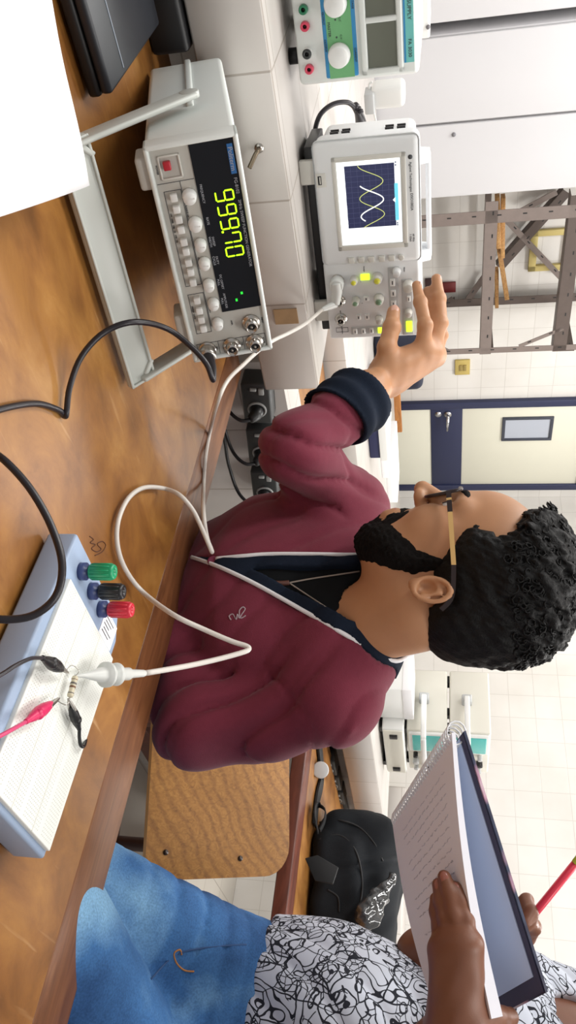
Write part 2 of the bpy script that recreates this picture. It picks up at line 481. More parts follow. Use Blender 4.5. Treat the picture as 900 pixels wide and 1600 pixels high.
# ceiling lamp housings above the light rows
M_LAMP = mat('lamp_housing', (230, 230, 228), 0.5)
for i, (s, n) in enumerate([(0.9, 3.2), (3.2, 2.9), (3.3, 0.6), (1.5, 0.75), (-0.9, 1.5), (0.6, -0.7), (0.1, 2.2)]):  # last housing goes with the added counter lamp
    p = Part().span((-0.66, -0.2, 0.04), (0.66, 0.2, 0.16), bevel=0.01)
    o = link('ceiling_light', p, M_LAMP); o.matrix_world = T(*W(s, n, 3.04)) @ BENCH
    tag(o, 'white housing of the ceiling tube and fill lights', 'light', 'ceiling light housings')

# door in the left wall, close to the corner
M_NAVY = mat('door_navy_paint', (36, 42, 74), 0.45)
M_CREAM = mat('door_cream_panel', (222, 220, 203), 0.45, noise=0.03, nscale=6)
M_CHROME = mat('chrome', (205, 205, 208), 0.22, 1.0)
M_GLASSW = mat('door_window_pane', (178, 184, 196), 0.12, spec=0.6)
DM = T(*W(3.545, 4.2, 0)) @ BENCH
w = 0.845
p = Part()
for x0, x1, z0, z1 in [(0, 0.055, 0, 2.1), (w - 0.055, w, 0, 2.1), (0.055, w - 0.055, 2.04, 2.1), (0.055, w - 0.055, 0, 0.10)]:
    p.span((x0, -0.035, z0), (x1, 0.0, z1), bevel=0.003)
door = struct('door_1', p, M_NAVY, M=DM)
p = Part().span((0.055, -0.028, 1.025), (w - 0.055, -0.001, 1.235), bevel=0.002)
link('lock_rail', p, M_NAVY, door)
p = Part().span((0.055, -0.022, 0.10), (w - 0.055, -0.001, 1.025), bevel=0.002)
link('lower_panel', p, M_CREAM, door)
p = Part().span((0.055, -0.022, 1.235), (w - 0.055, -0.001, 2.04), bevel=0.002)
link('upper_panel', p, M_CREAM, door)
p = Part()
for x0, x1, z0, z1 in [(0.145, 0.165, 1.5, 1.83), (0.335, 0.355, 1.5, 1.83), (0.165, 0.335, 1.5, 1.52), (0.165, 0.335, 1.81, 1.83)]:
    p.span((x0, -0.034, z0), (x1, -0.02, z1), bevel=0.002)
wf = link('door_window_frame', p, mat('door_window_trim', (58, 62, 74), 0.4), door)
link('pane', Part().span((0.165, -0.026, 1.52), (0.335, -0.021, 1.81)), M_GLASSW, wf)
p = Part().cyl((0.1, -0.04, 1.14), (0.1, -0.026, 1.14), 0.024).cyl((0.1, -0.075, 1.14), (0.1, -0.03, 1.14), 0.01)
p.cyl((0.1, -0.07, 1.14), (0.215, -0.07, 1.135), 0.011, 0.008)
link('door_handle', p, M_CHROME, door)
link('keyhole_plate', Part().cyl((0.1, -0.034, 1.075), (0.1, -0.026, 1.075), 0.022), M_CHROME, door)

# ------------------------------------------------------------------ benches
M_TABLE = wood_mat('varnished_table_top', [(0.28, (110, 70, 30)), (0.45, (144, 95, 44)), (0.58, (163, 113, 54)), (0.78, (186, 140, 80))],
                   scale=(1.6, 2.4, 1), nscale=5.5, dist=0.5, rough=0.42, scratches=True)
M_EDGE = wood_mat('table_edge_strip', [(0.3, (92, 54, 30)), (0.55, (120, 75, 44)), (0.75, (142, 96, 60))], scale=(10, 1.2, 10), nscale=4, rough=0.4)
M_DARKWOOD = wood_mat('red_brown_wood', [(0.3, (74, 34, 22)), (0.6, (104, 52, 36)), (0.8, (124, 68, 48))], scale=(10, 1.2, 6), nscale=4, rough=0.4)
def lab_table(label, s0, s1, n0, n1, apron=True):
    t = thing('lab_table', label, 'table', W(s0, n0, 0), BENCH)
    w, d = s1 - s0, n1 - n0
    link('tabletop', Part().span((0.085, 0, 0.715), (w - 0.085, d, 0.75)), M_TABLE, t)
    for x in (0, w - 0.085):
        link('edge_strip', Part().span((x, 0, 0.712), (x + 0.085, d, 0.7502), bevel=0.004), M_EDGE if apron else M_DARKWOOD, t)
    for x in (0.02, w - 0.045) if apron else ():
        link('apron', Part().span((x, 0.03, 0.61), (x + 0.025, d - 0.05, 0.712)), M_DARKWOOD, t)
    for x in (0.02, w - 0.09):
        for y in (0.05, d - 0.12):
            link('leg', Part().span((x, y, 0.0), (x + 0.07, y + 0.07, 0.615), bevel=0.004), M_DARKWOOD, t)
    if not apron: link('frame_rail', Part().span((0.35, 0.06, 0.655), (w - 0.35, d - 0.06, 0.716)), M_DARKWOOD, t)
    link('crossbar', Part().span((0.08, d - 0.1, 0.16), (w - 0.08, d - 0.07, 0.22)), M_DARKWOOD, t)
    return t
t0 = lab_table('scratched brown wooden lab table in the foreground with a darker edge strip', -0.35, 0.897, -0.75, 1.16)
dd = [on_z(x, y, 0.7503) for x, y in ((140, 838), (146, 843), (141, 848), (149, 851), (143, 857), (151, 862), (158, 858), (152, 850), (160, 846), (165, 852), (160, 862), (148, 868))]
link('pen_doodle', Part().tube(dd, 0.0006, n=5, sub=5), mat('old_ink', (84, 46, 26), 0.7), t0, world=True)
lab_table('red-brown wooden lab table behind the plywood chair, carrying the black backpack', 2.03, 3.2, -0.75, 1.16, apron=False)

lab_table('brown wooden lab table glimpsed beyond the low tiled wall, past the counter end', 0.95, 1.88, 1.33, 1.98)
# tiled peninsula: a low tiled wall carries thick tiled shelves
def tiled_block(label, s0, s1, n0, n1, z0, z1, name='tiled_counter'):
    t = thing(name, label, 'counter', W(s0, n0, 0), BENCH)
    link('tiled_slab', Part().span((0, 0, z0), (s1 - s0, n1 - n0, z1), bevel=0.003, seg=1), M_TILE, t)
    return t
c1 = tiled_block('thick tiled counter slab carrying the small oscilloscope and the power supply', -1.2, 0.897, 1.10, 1.52, 0.803, 0.9)
link('tiled_pier', Part().span((0.1, 0.2, 0.0), (1.9, 0.34, 0.803)), M_TILE, c1)
c2 = tiled_block('tiled counter slab behind the backpack with a bright white top', 1.9, 3.13, 1.12, 1.52, 0.803, 0.9)
link('tiled_pier', Part().span((0.02, 0.09, 0.0), (1.2, 0.34, 0.803)), M_TILE, c2)
t = thing('tiled_low_wall', 'low tiled wall with black power outlets between the two counter slabs', 'wall', W(0.90, 1.19, 0), BENCH)
link('tiled_face', Part().span((0, 0.0, 0), (1.0, 0.12, 0.815)), M_TILE, t)
c3 = tiled_block('long white tiled counter across the room in front of the door', -1.8, 4.2, 2.0, 3.72, 0.72, 0.82)
link('tiled_base', Part().span((0.1, 0.12, 0), (5.9, 1.6, 0.72)), M_TILE, c3)

tp = thing('masking_tape', 'brown strip of tape stuck on the counter tile face beside the function generator', 'tape', tuple(on_n(450, 490, 1.0985)))
tz = [on_n(*q, 1.0985) for q in ((427, 484), (467, 505))]
link('tape_strip', Part().span((tz[0].dot(E1), 1.0975, tz[0].z), (tz[1].dot(E1), 1.0998, tz[1].z), M=BENCH), mat('brown_tape', (176, 148, 112), 0.6, noise=0.2, nscale=40), tp, world=True)
pw = thing('added_power_strip', 'black power strip added to darken the gap under the counter slab beside the laptop', 'power strip', W(-0.25, 1.09, 0.75), BENCH)  # black strip added to fill the dark gap under the slab
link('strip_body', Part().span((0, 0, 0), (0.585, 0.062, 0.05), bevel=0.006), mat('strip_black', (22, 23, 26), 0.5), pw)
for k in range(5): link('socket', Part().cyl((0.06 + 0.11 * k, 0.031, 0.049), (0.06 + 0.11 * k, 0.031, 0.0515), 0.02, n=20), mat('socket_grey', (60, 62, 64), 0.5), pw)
# ------------------------------------------------------------------ instrument materials
M_IVORY = mat('instrument_ivory_paint', (224, 229, 225), 0.45, noise=0.02, nscale=20)
M_IVORY2 = mat('instrument_panel_grey', (186, 184, 176), 0.5)
M_HANDLE = mat('handle_grey_plastic', (196, 200, 194), 0.42)
M_WHITEP = mat('white_plastic', (232, 233, 230), 0.35)
M_KEY = mat('key_grey_plastic', (206, 204, 196), 0.45)
M_BLACKP = mat('black_plastic', (24, 24, 26), 0.4)
M_BLKWIN = mat('black_display_window', (12, 15, 22), 0.5, spec=0.25)
M_INK = mat('dark_ink', (60, 62, 66), 0.6)
M_PALEINK = mat('pale_ink', (170, 172, 178), 0.6)
M_STEEL = mat('nickel', (190, 186, 180), 0.28, 1.0)
M_LED = mat('lit_green_segments', (176, 255, 20), 0.5, emit=1.6)
M_LEDG = mat('lit_green_lamp', (40, 220, 60), 0.5, emit=1.0)
M_LITKEY = mat('lit_yellow_green_key', (214, 255, 60), 0.4, emit=1.1)
M_REDK = mat('red_plastic', (176, 28, 44), 0.35)
M_BRANDBLUE = mat('brand_blue', (40, 104, 168), 0.5)
FX = Matrix.Rotation(pi / 2, 4, 'X')              # local XY -> front face (x, z), facing -y

def facet(x, z, y=0.0): return T(x, y, z) @ FX     # place something on a front panel

def bnc(p, x, z, y=0.0, L=0.013):
    """female socket sticking out of a front panel"""
    M = facet(x, z, y)
    p.lathe([(0.0105, 0), (0.0105, 0.002), (0.0075, 0.0022), (0.0068, 0.0035), (0.0064, L), (0.0052, L), (0.0050, L - 0.006), (0.0, L - 0.006)], M, n=24, mi=0)
    p.cyl((0.0068, 0, L - 0.005), (0.0092, 0, L - 0.005), 0.0013, n=8, M=M); p.cyl((-0.0068, 0, L - 0.005), (-0.0092, 0, L - 0.005), 0.0013, n=8, M=M)
    p.cyl((0, 0, L - 0.007), (0, 0, L - 0.001), 0.0014, n=8, M=M)
    p.lathe([(0.0049, L - 0.0058), (0.0015, L - 0.0058)], M, n=20, mi=1, cap=False)
    return p

# ------------------------------------------------------------------ function generator, propped up on its folded handle
FGM = T(-0.3523, 0.7295, 0.8333) @ R('Z', 42.55) @ R('X', -14.55)
fg = thing('function_generator', 'ivory bench function generator with a lit green frequency display, propped on its handle', 'function generator', (0, 0, 0), FGM)
w, d, h = 0.241, 0.322, 0.093
p = Part().span((0.002, 0.012, 0.0), (w - 0.002, d, h - 0.001), bevel=0.006, seg=3)
# raised bands round the case and the seam half way up
p.span((-0.001, 0.118, 0.045), (w + 0.001, d + 0.001, 0.053), bevel=0.002)
p.span((0.01, d, 0.01), (w - 0.01, d + 0.004, h - 0.012), bevel=0.002)
link('case', p, M_IVORY, fg)
# moulded bezel: a frame round the recessed panel
p = Part(); t_ = 0.0052
for lo, hi in [((0, -0.004, h - t_), (w, 0.02, h)), ((0, -0.004, 0), (w, 0.02, t_)), ((0, -0.004, 0), (t_, 0.02, h)), ((w - t_, -0.004, 0), (w, 0.02, h))]:
    p.span(lo, hi, bevel=0.0022)
link('bezel', p, M_IVORY, fg)
p = Part().span((0.004, 0.0, 0.004), (w - 0.004, 0.014, h - 0.004))
# printed boxes round the button groups and connectors
def outline(p, x0, x1, z0, z1, th=0.0005, mi=1, y=0.0):
    for a, b, c, e in [(x0, x1, z0, z0 + th), (x0, x1, z1 - th, z1), (x0, x0 + th, z0, z1), (x1 - th, x1, z0, z1)]:
        p.span((a, y - 0.0004, c), (b, y + 0.0002, e), mi=mi)
outline(p, 0.0455, 0.1485, 0.0105, 0.028); outline(p, 0.1580, 0.2065, 0.0105, 0.028)
p.span((0.0380, -0.0004, 0.0285), (0.2, 0.0002, 0.029), mi=1); p.span((0.0375, -0.0004, 0.006), (0.038, 0.0002, 0.043), mi=1)
outline(p, 0.2195, 0.2375, 0.0075, 0.087); 
for z in (0.032, 0.061): p.span((0.2195, -0.0004, z), (0.2375, 0.0002, z + 0.0005), mi=1)
for x, z, s_, tx in [(0.0685, 0.0295, 0.0026, 'RANGE Hz'), (0.125, 0.0305, 0.0026, 'FUNCTION'), (0.18, 0.0305, 0.0026, 'DUTY'), (0.083, 0.0125, 0.0028, '1M  100k  10k  1k  100  10'), (0.18, 0.0125, 0.0026, 'SWEEP  GATE'),
                     (0.2285, 0.0295, 0.0026, '50\u03a9'), (0.2285, 0.059, 0.0026, 'TTL'), (0.2285, 0.0845, 0.0026, 'VCF IN'), (0.2033, 0.0865, 0.0026, 'INPUT'), (0.2, 0.052, 0.0026, 'AMPL'), (0.024, 0.009, 0.0026, 'POWER')]:
    p.text(tx, s_, facet(x, z, -0.0003), mi=1, depth=0.0002)
link('front_panel', p, [M_IVORY2, M_INK], fg)
# recessed switch well with its red switch
p = Part(); outer = (0.0112, 0.0345, 0.0115, 0.0335)
for a, b, c, e in [(outer[0], outer[1], outer[2], outer[2] + 0.0018), (outer[0], outer[1], outer[3] - 0.0018, outer[3]), (outer[0], outer[0] + 0.0018, outer[2], outer[3]), (outer[1] - 0.0018, outer[1], outer[2], outer[3])]:
    p.span((a, -0.0022, c), (b, 0.001, e), bevel=0.0006)
sw = link('power_switch', p, M_KEY, fg)
link('switch_button', Part().span((0.0165, -0.005, 0.0160), (0.0250, 0.001, 0.0235), bevel=0.001), M_REDK, sw)
p = Part().span((0.0058, -0.0012, 0.0440), (0.1848, 0.002, 0.0885))
p.span((0.0105, -0.0018, 0.0806), (0.0392, -0.0012, 0.0862), mi=1)
p.text('Politerm', 0.0066, facet(0.0248, 0.0832, -0.0019), mi=2, depth=0.0002)
p.text('FG-8102', 0.0046, facet(0.0512, 0.0836, -0.0014), mi=2, depth=0.0002)
p.text('2MHz SWEEP FUNCTION GENERATOR', 0.0042, facet(0.1015, 0.0840, -0.0014), mi=2, depth=0.0002)
for x, tx in [(0.0535, 'FREQUENCY'), (0.0815, 'RATE'), (0.1035, 'SWEEP\nWIDTH'), (0.1244, 'DUTY\nCYCLE'), (0.1493, 'DC OFFSET\nPULL'), (0.1717, 'AMPLITUDE\nPULL')]:
    p.text(tx, 0.0034, facet(x, 0.0482, -0.0014), mi=2, depth=0.0002)
win = link('display_window', p, [M_BLKWIN, M_BRANDBLUE, M_PALEINK], fg)
p = Part()
for ch, x in zip('99970', (0.0588, 0.0734, 0.088, 0.1028, 0.1178)):
    p.seg7(ch, 0.0096, 0.0180, facet(x, 0.0700, -0.0013), t=0.0016)
p.cyl((0.0955, -0.0013, 0.0612), (0.0955, -0.0018, 0.0612), 0.0013, n=10)
link('lit_figures', p, M_LED, win)
p = Part().span((0.1645, -0.0018, 0.068), (0.1672, -0.0012, 0.0705)).span((0.1715, -0.0018, 0.0612), (0.1745, -0.0012, 0.0634))
link('indicator_lamp', p, M_LEDG, win)
for x, z in zip((0.0531, 0.0815, 0.1038, 0.1244, 0.1493, 0.1717, 0.1962), (0.0352, 0.0352, 0.0360, 0.0360, 0.0358, 0.0365, 0.0366)):
    r = 0.0074 if x < 0.09 else 0.0064
    p = Part().lathe([(r, 0), (r, 0.002), (r * 0.93, 0.0025), (r * 0.9, 0.0095), (r * 0.82, 0.011), (0, 0.0112)], facet(x, z, -0.0005), n=24)
    p.span((x - 0.0006, -0.0122, z), (x + 0.0006, -0.0112, z + r * 0.7))
    link('control_knob', p, M_WHITEP, fg)
for x in (0.0516, 0.0634, 0.0741, 0.0848, 0.0979, 0.1084, 0.1206, 0.1314, 0.1434, 0.1646, 0.1771, 0.1883, 0.1996):
    link('push_button', Part().span((x - 0.0037, -0.0065, 0.0160), (x + 0.0037, 0.001, 0.0232), bevel=0.0009), M_WHITEP, fg)
for x, z in ((0.2040, 0.0735), (0.2285, 0.0185), (0.2285, 0.0470), (0.2290, 0.0735)):
    link('output_socket', bnc(Part(), x, z, -0.0006), [M_STEEL, M_BLACKP], fg)
for x in (0.027, 0.198):
    link('foot', Part().span((x - 0.016, 0.002, -0.011), (x + 0.016, 0.036, 0.002), bevel=0.003), M_IVORY2, fg)
for x in (0.03, 0.205):
    link('foot', Part().span((x - 0.012, 0.275, -0.004), (x + 0.012, 0.3, 0.002), bevel=0.001), M_IVORY2, fg)
# folded carrying handle: two arms and a channel-shaped grip bar standing on the table
PV = Vector((0, 0.105, 0.051)); CB = Vector((0, 0.003, -0.066))
ad = (CB - PV).normalized(); wd = Vector((0, -ad.z, ad.y)) ; wd = Vector((0, 0.754, -0.657))
p = Part()
for x in (-0.0125, w + 0.0095):
    c = (PV + CB) / 2; Lh = (CB - PV).length
    Mx = frame((x, c.y, c.z), (1, 0, 0), tuple(wd), tuple(Vector((1, 0, 0)).cross(wd)))
    p.box((0.006, 0.025, Lh + 0.004), Mx, bevel=0.0022)
    p.cyl((x - 0.0035, PV.y, PV.z), (x + 0.0035, PV.y, PV.z), 0.0105, n=24, bevel=0.001)
    sx = 1 if x < 0 else -1
    # stepped shoulder where the arm meets the bar
    q = CB - ad * 0.012
    p.box((0.022, 0.014, 0.007), frame((x + sx * 0.009, q.y, q.z), (0.8 * 1, 0, 0), tuple(wd), tuple(Vector((1, 0, 0)).cross(wd))) @ R('Y', -38 * sx), bevel=0.002)
Mx = frame((w / 2 - 0.0015, CB.y, CB.z), (1, 0, 0), tuple(ad), tuple(Vector((1, 0, 0)).cross(ad)))
p.box((w + 0.032, 0.036, 0.008), Mx, bevel=0.002)
sgn = 1 if (Vector((1, 0, 0)).cross(ad)).dot(Vector((0, -0.7, 0.7))) > 0 else -1
for k in (-1, 1):
    p.box((w + 0.032, 0.0035, 0.004), Mx @ T(0, k * 0.0162, sgn * 0.0050), bevel=0.001)
    p.box((0.0035, 0.036, 0.004), Mx @ T(k * (w / 2 + 0.0142), 0, sgn * 0.0050), bevel=0.001)
link('carrying_handle', p, M_HANDLE, fg)

# ------------------------------------------------------------------ digital oscilloscope on the tiled counter
OSM = T(-0.54986, 1.17886, 0.925) @ R('Z', 40.09)
osc = thing('digital_oscilloscope', 'compact white digital oscilloscope showing crossed yellow and white waves, man reaching for it', 'oscilloscope', (0, 0, 0), OSM)
M_OSC = mat('oscilloscope_white_plastic', (238, 240, 242), 0.4)
M_OSCF = mat('oscilloscope_front_grey', (224, 226, 226), 0.45)
M_OSCD = mat('oscilloscope_panel_grey', (188, 190, 190), 0.5)
w, d, h = 0.325, 0.128, 0.158
p = Part().span((0, 0.006, 0), (w, 0.05, h), bevel=0.012, seg=4)
p.span((0.006, 0.03, 0.006), (w - 0.006, d, h - 0.008), bevel=0.012, seg=4)
link('case', p, M_OSC, osc)
p = Part().span((-0.002, -0.002, -0.002), (0.192, 0.012, h), bevel=0.010, seg=4)
p.span((0.188, 0.002, -0.002), (w, 0.012, h - 0.004), bevel=0.004, seg=3)
# lettering on the bezel
p.text('Agilent Technologies', 0.0052, facet(0.0590, 0.1445, -0.0022), mi=1, depth=0.0002)
p.text('DSO1002A', 0.0056, facet(0.0960, 0.1452, -0.0022), mi=1, depth=0.0002)
p.text('60 MHz', 0.0040, facet(0.152, 0.1465, -0.0022), mi=1, depth=0.0002); p.text('1 GSa/s', 0.0040, facet(0.152, 0.1420, -0.0022), mi=1, depth=0.0002)
p.cyl((0.030, -0.0024, 0.1445), (0.030, -0.001, 0.1445), 0.0034, n=12, mi=1)
for x, z, s_, tx in [(0.205, 0.130, 0.003, 'MENU'), (0.24, 0.1445, 0.003, 'Horizontal'), (0.222, 0.058, 0.0026, '1'), (0.26, 0.058, 0.0026, '2'), (0.20, 0.065, 0.003, 'Vertical'), (0.277, 0.02, 0.0026, 'EXT TRIG')]:
    p.text(tx, s_, facet(x, z, 0.0017), mi=1, depth=0.0002)
link('front_bezel', p, [M_OSCF, M_INK], osc)
# side vents
for z0 in (0.02, 0.105):
    p = Part()
    for k in range(2):
        for j in range(2):
            y = 0.06 + j * 0.012; z = z0 + k * 0.018
            p.span((-0.001 + 0.0062, y, z), (0.0082, y + 0.003, z + 0.013), M=T(-0.0028, 0, 0))
    link('vent_slots', p, M_BLACKP, osc)
# screen: raised surround, white screen page, dark graticule and traces
p = Part()
for lo, hi in [((0.022, -0.004, 0.027), (0.166, 0.001, 0.0335)), ((0.022, -0.004, 0.1300), (0.166, 0.001, 0.138)), ((0.022, -0.004, 0.027), (0.0295, 0.001, 0.138)), ((0.1575, -0.004, 0.027), (0.166, 0.001, 0.138))]:
    p.span(lo, hi, bevel=0.0015)
link('screen_surround', p, M_KEY, osc)
M_SCRW = mat('screen_white_glow', (246, 252, 255), 0.3, emit=0.75)
M_SCRB = mat('screen_blue_bar', (110, 205, 225), 0.3, emit=0.7)
M_SCRD = mat('screen_dark_graticule', (40, 44, 74), 0.3, emit=0.7)
M_SCRG = mat('screen_graticule_lines', (74, 78, 108), 0.3, emit=0.7)
M_TRW = mat('trace_white', (240, 244, 240), 0.3, emit=0.85)
M_TRY = mat('trace_yellow', (196, 204, 120), 0.3, emit=0.75)
scr = link('screen', Part().span((0.0293, -0.0026, 0.0338), (0.1570, 0.0, 0.1292)), M_SCRW, osc)
p = Part()
p.span((0.0358, -0.0030, 0.0455), (0.1302, -0.0024, 0.1205), mi=0)
for k in range(1, 12): x = 0.0358 + 0.0944 * k / 12; p.span((x - 0.00015, -0.0032, 0.0455), (x + 0.00015, -0.0029, 0.1205), mi=1)
for k in range(1, 8): z = 0.0455 + 0.075 * k / 8; p.span((0.0358, -0.0032, z - 0.00015), (0.1302, -0.0029, z + 0.00015), mi=1)
for k, (x0, x1) in enumerate([(0.040, 0.050), (0.056, 0.063), (0.068, 0.083), (0.094, 0.108), (0.117, 0.128)]):
    p.span((x0, -0.0030, 0.0428 if k % 2 else 0.0436), (x1, -0.0025, 0.0458), mi=3)
p.span((0.066, -0.0031, 0.1196), (0.122, -0.0025, 0.1250), mi=2)
for x in (0.0385, 0.0345, 0.1255, 0.1285): p.span((x, -0.0031, 0.1215), (x + 0.0018, -0.0025, 0.1236), mi=0)
p.prism([(0.0905, 0.1165), (0.0945, 0.1205), (0.0865, 0.1205)], 0, 0.0006, FX @ T(0, 0, 0.0028), mi=3)
link('graticule', p, [M_SCRD, M_SCRG, M_SCRB, M_SCRW], scr)
def wave_pts(x0, x1, ph, zc, am, per):
    return [(x0 + (x1 - x0) * k / 40, -0.0036, zc + am * sin(2 * pi * ((x0 + (x1 - x0) * k / 40) - ph) / per)) for k in range(41)]
p = Part().tube(wave_pts(0.0362, 0.1300, 0.0480, 0.0845, 0.0185, 0.0500), 0.00055, n=6, sub=0)
link('yellow_trace', p, M_TRY, scr)
p = Part().tube(wave_pts(0.0660, 0.1200, 0.0755, 0.0845, 0.0180, 0.0500), 0.0009, n=6, sub=0)
link('white_trace', p, M_TRW, scr)
for z in (0.0461, 0.0622, 0.0785, 0.0950, 0.1109):
    link('soft_key', Part().span((0.1775, -0.0065, z - 0.0048), (0.1868, 0.0, z + 0.0048), bevel=0.0012), M_KEY, osc)
link('soft_key', Part().cyl((0.1822, -0.0065, 0.1262), (0.1822, 0, 0.1262), 0.0045, bevel=0.001), M_KEY, osc)
p = Part().span((0.0430, -0.0028, 0.0015), (0.0640, -0.001, 0.0165), bevel=0.0006)
p.span((0.0468, -0.0034, 0.0042), (0.0600, -0.002, 0.0095), mi=1); p.span((0.0482, -0.0038, 0.0066), (0.0586, -0.003, 0.0084), mi=0)
link('usb_port', p, [M_KEY, M_BLACKP], osc)
# control side
p = Part().span((0.1995, 0.0005, 0.1035), (0.322, 0.004, 0.1195), bevel=0.001)
p.span((0.2215, 0.0005, 0.1245), (0.322, 0.004, 0.1425), bevel=0.001); p.span((0.3035, 0.0, 0.036), (0.3172, 0.004, 0.094), bevel=0.001)
link('key_panel', p, M_OSCD, osc)
def knob(x, z, r, L, y=0.001, m=None, mcap=None):
    p = Part().lathe([(r, 0), (r, L * 0.25), (r * 0.88, L * 0.35), (r * 0.84, L * 0.92), (r * 0.74, L), (0, L)], facet(x, z, y), n=24)
    if mcap: p.lathe([(r * 0.6, L + 0.0001), (r * 0.6, L + 0.0004), (0, L + 0.0004)], facet(x, z, y), n=20, mi=1)
    return link('control_knob', p, [m or M_WHITEP, mcap or M_WHITEP], osc)
M_YCAP = mat('yellow_knob_cap', (216, 214, 70), 0.4); M_GCAP = mat('green_knob_cap', (120, 150, 120), 0.4)
knob(0.2160, 0.0480, 0.0068, 0.016, m=M_KEY, mcap=M_YCAP); knob(0.2150, 0.0865, 0.0085, 0.016, m=M_KEY, mcap=M_YCAP)
knob(0.2530, 0.0480, 0.0068, 0.016, m=M_KEY, mcap=M_GCAP); knob(0.2520, 0.0870, 0.0085, 0.016, m=M_KEY, mcap=M_GCAP)
knob(0.2060, 0.1180, 0.0070, 0.015, m=M_OSCF); knob(0.2310, 0.1360, 0.0092, 0.017, m=M_KEY)
knob(0.2790, 0.1350, 0.0064, 0.014, m=M_KEY); knob(0.2890, 0.0855, 0.0064, 0.014, m=M_KEY)
link('lit_key', Part().span((0.2085, -0.002, 0.0585), (0.2185, 0.003, 0.0735), bevel=0.001), M_LITKEY, osc)
link('lit_key', Part().span((0.3050, -0.003, 0.0820), (0.3155, 0.003, 0.0910), bevel=0.001), M_LITKEY, osc)
link('lit_key', Part().span((0.2960, -0.003, 0.1300), (0.3150, 0.003, 0.1405), bevel=0.001), M_LITKEY, osc)
for x0, z0, dx, dz in [(0.2190, 0.1060, 0.0125, 0.0085), (0.2385, 0.1065, 0.0115, 0.0085), (0.2570, 0.1065, 0.0115, 0.0080), (0.2505, 0.1330, 0.0100, 0.0060), (0.2800, 0.0465, 0.0090, 0.0080), (0.2800, 0.0610, 0.0090, 0.0080),
                       (0.3055, 0.0395, 0.0100, 0.0070), (0.3055, 0.0535, 0.0100, 0.0070), (0.3055, 0.0675, 0.0100, 0.0070), (0.2475, 0.0610, 0.0080, 0.0090)]:
    p = Part().span((x0, -0.002, z0), (x0 + dx, 0.003, z0 + dz), bevel=0.0009)
    p.span((x0 + dx * 0.25, -0.0024, z0 + dz * 0.4), (x0 + dx * 0.75, -0.0018, z0 + dz * 0.6), mi=1)
    link('push_key', p, [M_WHITEP, M_INK], osc)
for x in (0.2171, 0.2530, 0.2870):
    link('input_socket', bnc(Part(), x, 0.0200, 0.002), [M_STEEL, M_BLACKP], osc)
p = Part(); outline(p, 0.3030, 0.3115, 0.010, 0.031, y=0.001, mi=0); p.text('Compensation', 0.0026, facet(0.3075, 0.0205, 0.0016) @ R('Z', 0), depth=0.0002)
link('printed_frame', p, M_INK, osc)
# carrying handle over the top, tilt feet under the front
p = Part()
for x0, x1 in ((0.036, 0.052), (0.186, 0.206)):
    p.prism([(0.02, 0.140), (0.075, 0.140), (0.062, 0.1725), (0.034, 0.1725)], x0, x1, Matrix(((0, 0, 1, 0), (1, 0, 0, 0), (0, 1, 0, 0), (0, 0, 0, 1))), bevel=0.002)
p.span((0.040, 0.034, 0.1655), (0.202, 0.062, 0.1735), bevel=0.003)
link('carrying_handle', p, M_OSC, osc)
for x in (0.02, 0.25):
    link('foot', Part().span((x, 0.09, -0.025), (x + 0.05, 0.115, 0.004), bevel=0.004), M_OSCD, osc)
    link('tilt_leg', Part().span((x + 0.006, 0.006, -0.025), (x + 0.042, 0.018, 0.002), bevel=0.002), M_KEY, osc)

link('gap_shade_plate', Part().span((0.01, 0.02, -0.017), (0.315, 0.122, 0.001), bevel=0.002), M_BLACKP, osc)  # black plate put in as the shade of the gap below the case
# ------------------------------------------------------------------ power supply at the edge of the picture
PSM = T(-0.61503, 1.13085, 0.915) @ R('Z', 42)
ps = thing('power_supply', 'ivory power supply with green and blue panel and two grey meters', 'power supply', (0, 0, 0), PSM)
M_PSG = mat('panel_green', (112, 176, 120), 0.5); M_PSB = mat('panel_blue', (52, 142, 196), 0.5); M_LCD = mat('unlit_meter_grey', (108, 112, 100), 0.25)
M_PSCY = mat('panel_aqua', (120, 205, 200), 0.5)
L = 0.215
p = Part().span((-L, 0.0, 0.0), (0.004, 0.26, 0.170), bevel=0.008, seg=3)
link('case', p, M_WHITEP, ps)
link('front_panel', Part().span((-L + 0.004, -0.003, 0.002), (0.0, 0.004, 0.166), bevel=0.003), M_IVORY, ps)
p = Part().span((-L + 0.01, -0.0042, 0.0395), (-0.0030, 0.0, 0.0868), bevel=0.003, mi=0)
p.span((-L + 0.01, -0.0046, 0.0455), (-0.0032, 0.0, 0.0805), mi=1)
for x in (-0.045, -0.078): p.text('OUTPUT', 0.004, facet(x, 0.0425, -0.0048), mi=2, depth=0.0002)
p.text('MASTER', 0.005, facet(-0.064, 0.0495, -0.0048), mi=2, depth=0.0002); p.text('CURRENT', 0.004, facet(-0.03, 0.0835, -0.0048), mi=2, depth=0.0002); p.text('VOLTAGE', 0.004, facet(-0.094, 0.0835, -0.0048), mi=2, depth=0.0002)
for x, tx in ((-0.054, 'C.V'), (-0.075, 'C.C')):
    p.text(tx, 0.0036, facet(x, 0.0650, -0.0048), mi=2, depth=0.0002); p.cyl((x, -0.0050, 0.0590), (x, -0.004, 0.0590), 0.0012, n=8, mi=2)
link('control_panel', p, [M_PSB, M_PSG, M_INK], ps)
p = Part()
for lo, hi in [((-L + 0.01, -0.008, 0.0915), (-0.003, 0.0, 0.1000)), ((-L + 0.01, -0.008, 0.1410), (-0.003, 0.0, 0.1485)), ((-0.0110, -0.008, 0.0915), (-0.003, 0.0, 0.1485)), ((-0.0730, -0.0075, 0.095), (-0.0660, 0.0, 0.147)), ((-L + 0.01, -0.008, 0.0915), (-L + 0.03, 0, 0.1485))]:
    p.span(lo, hi, bevel=0.002)
link('meter_surround', p, M_IVORY, ps)
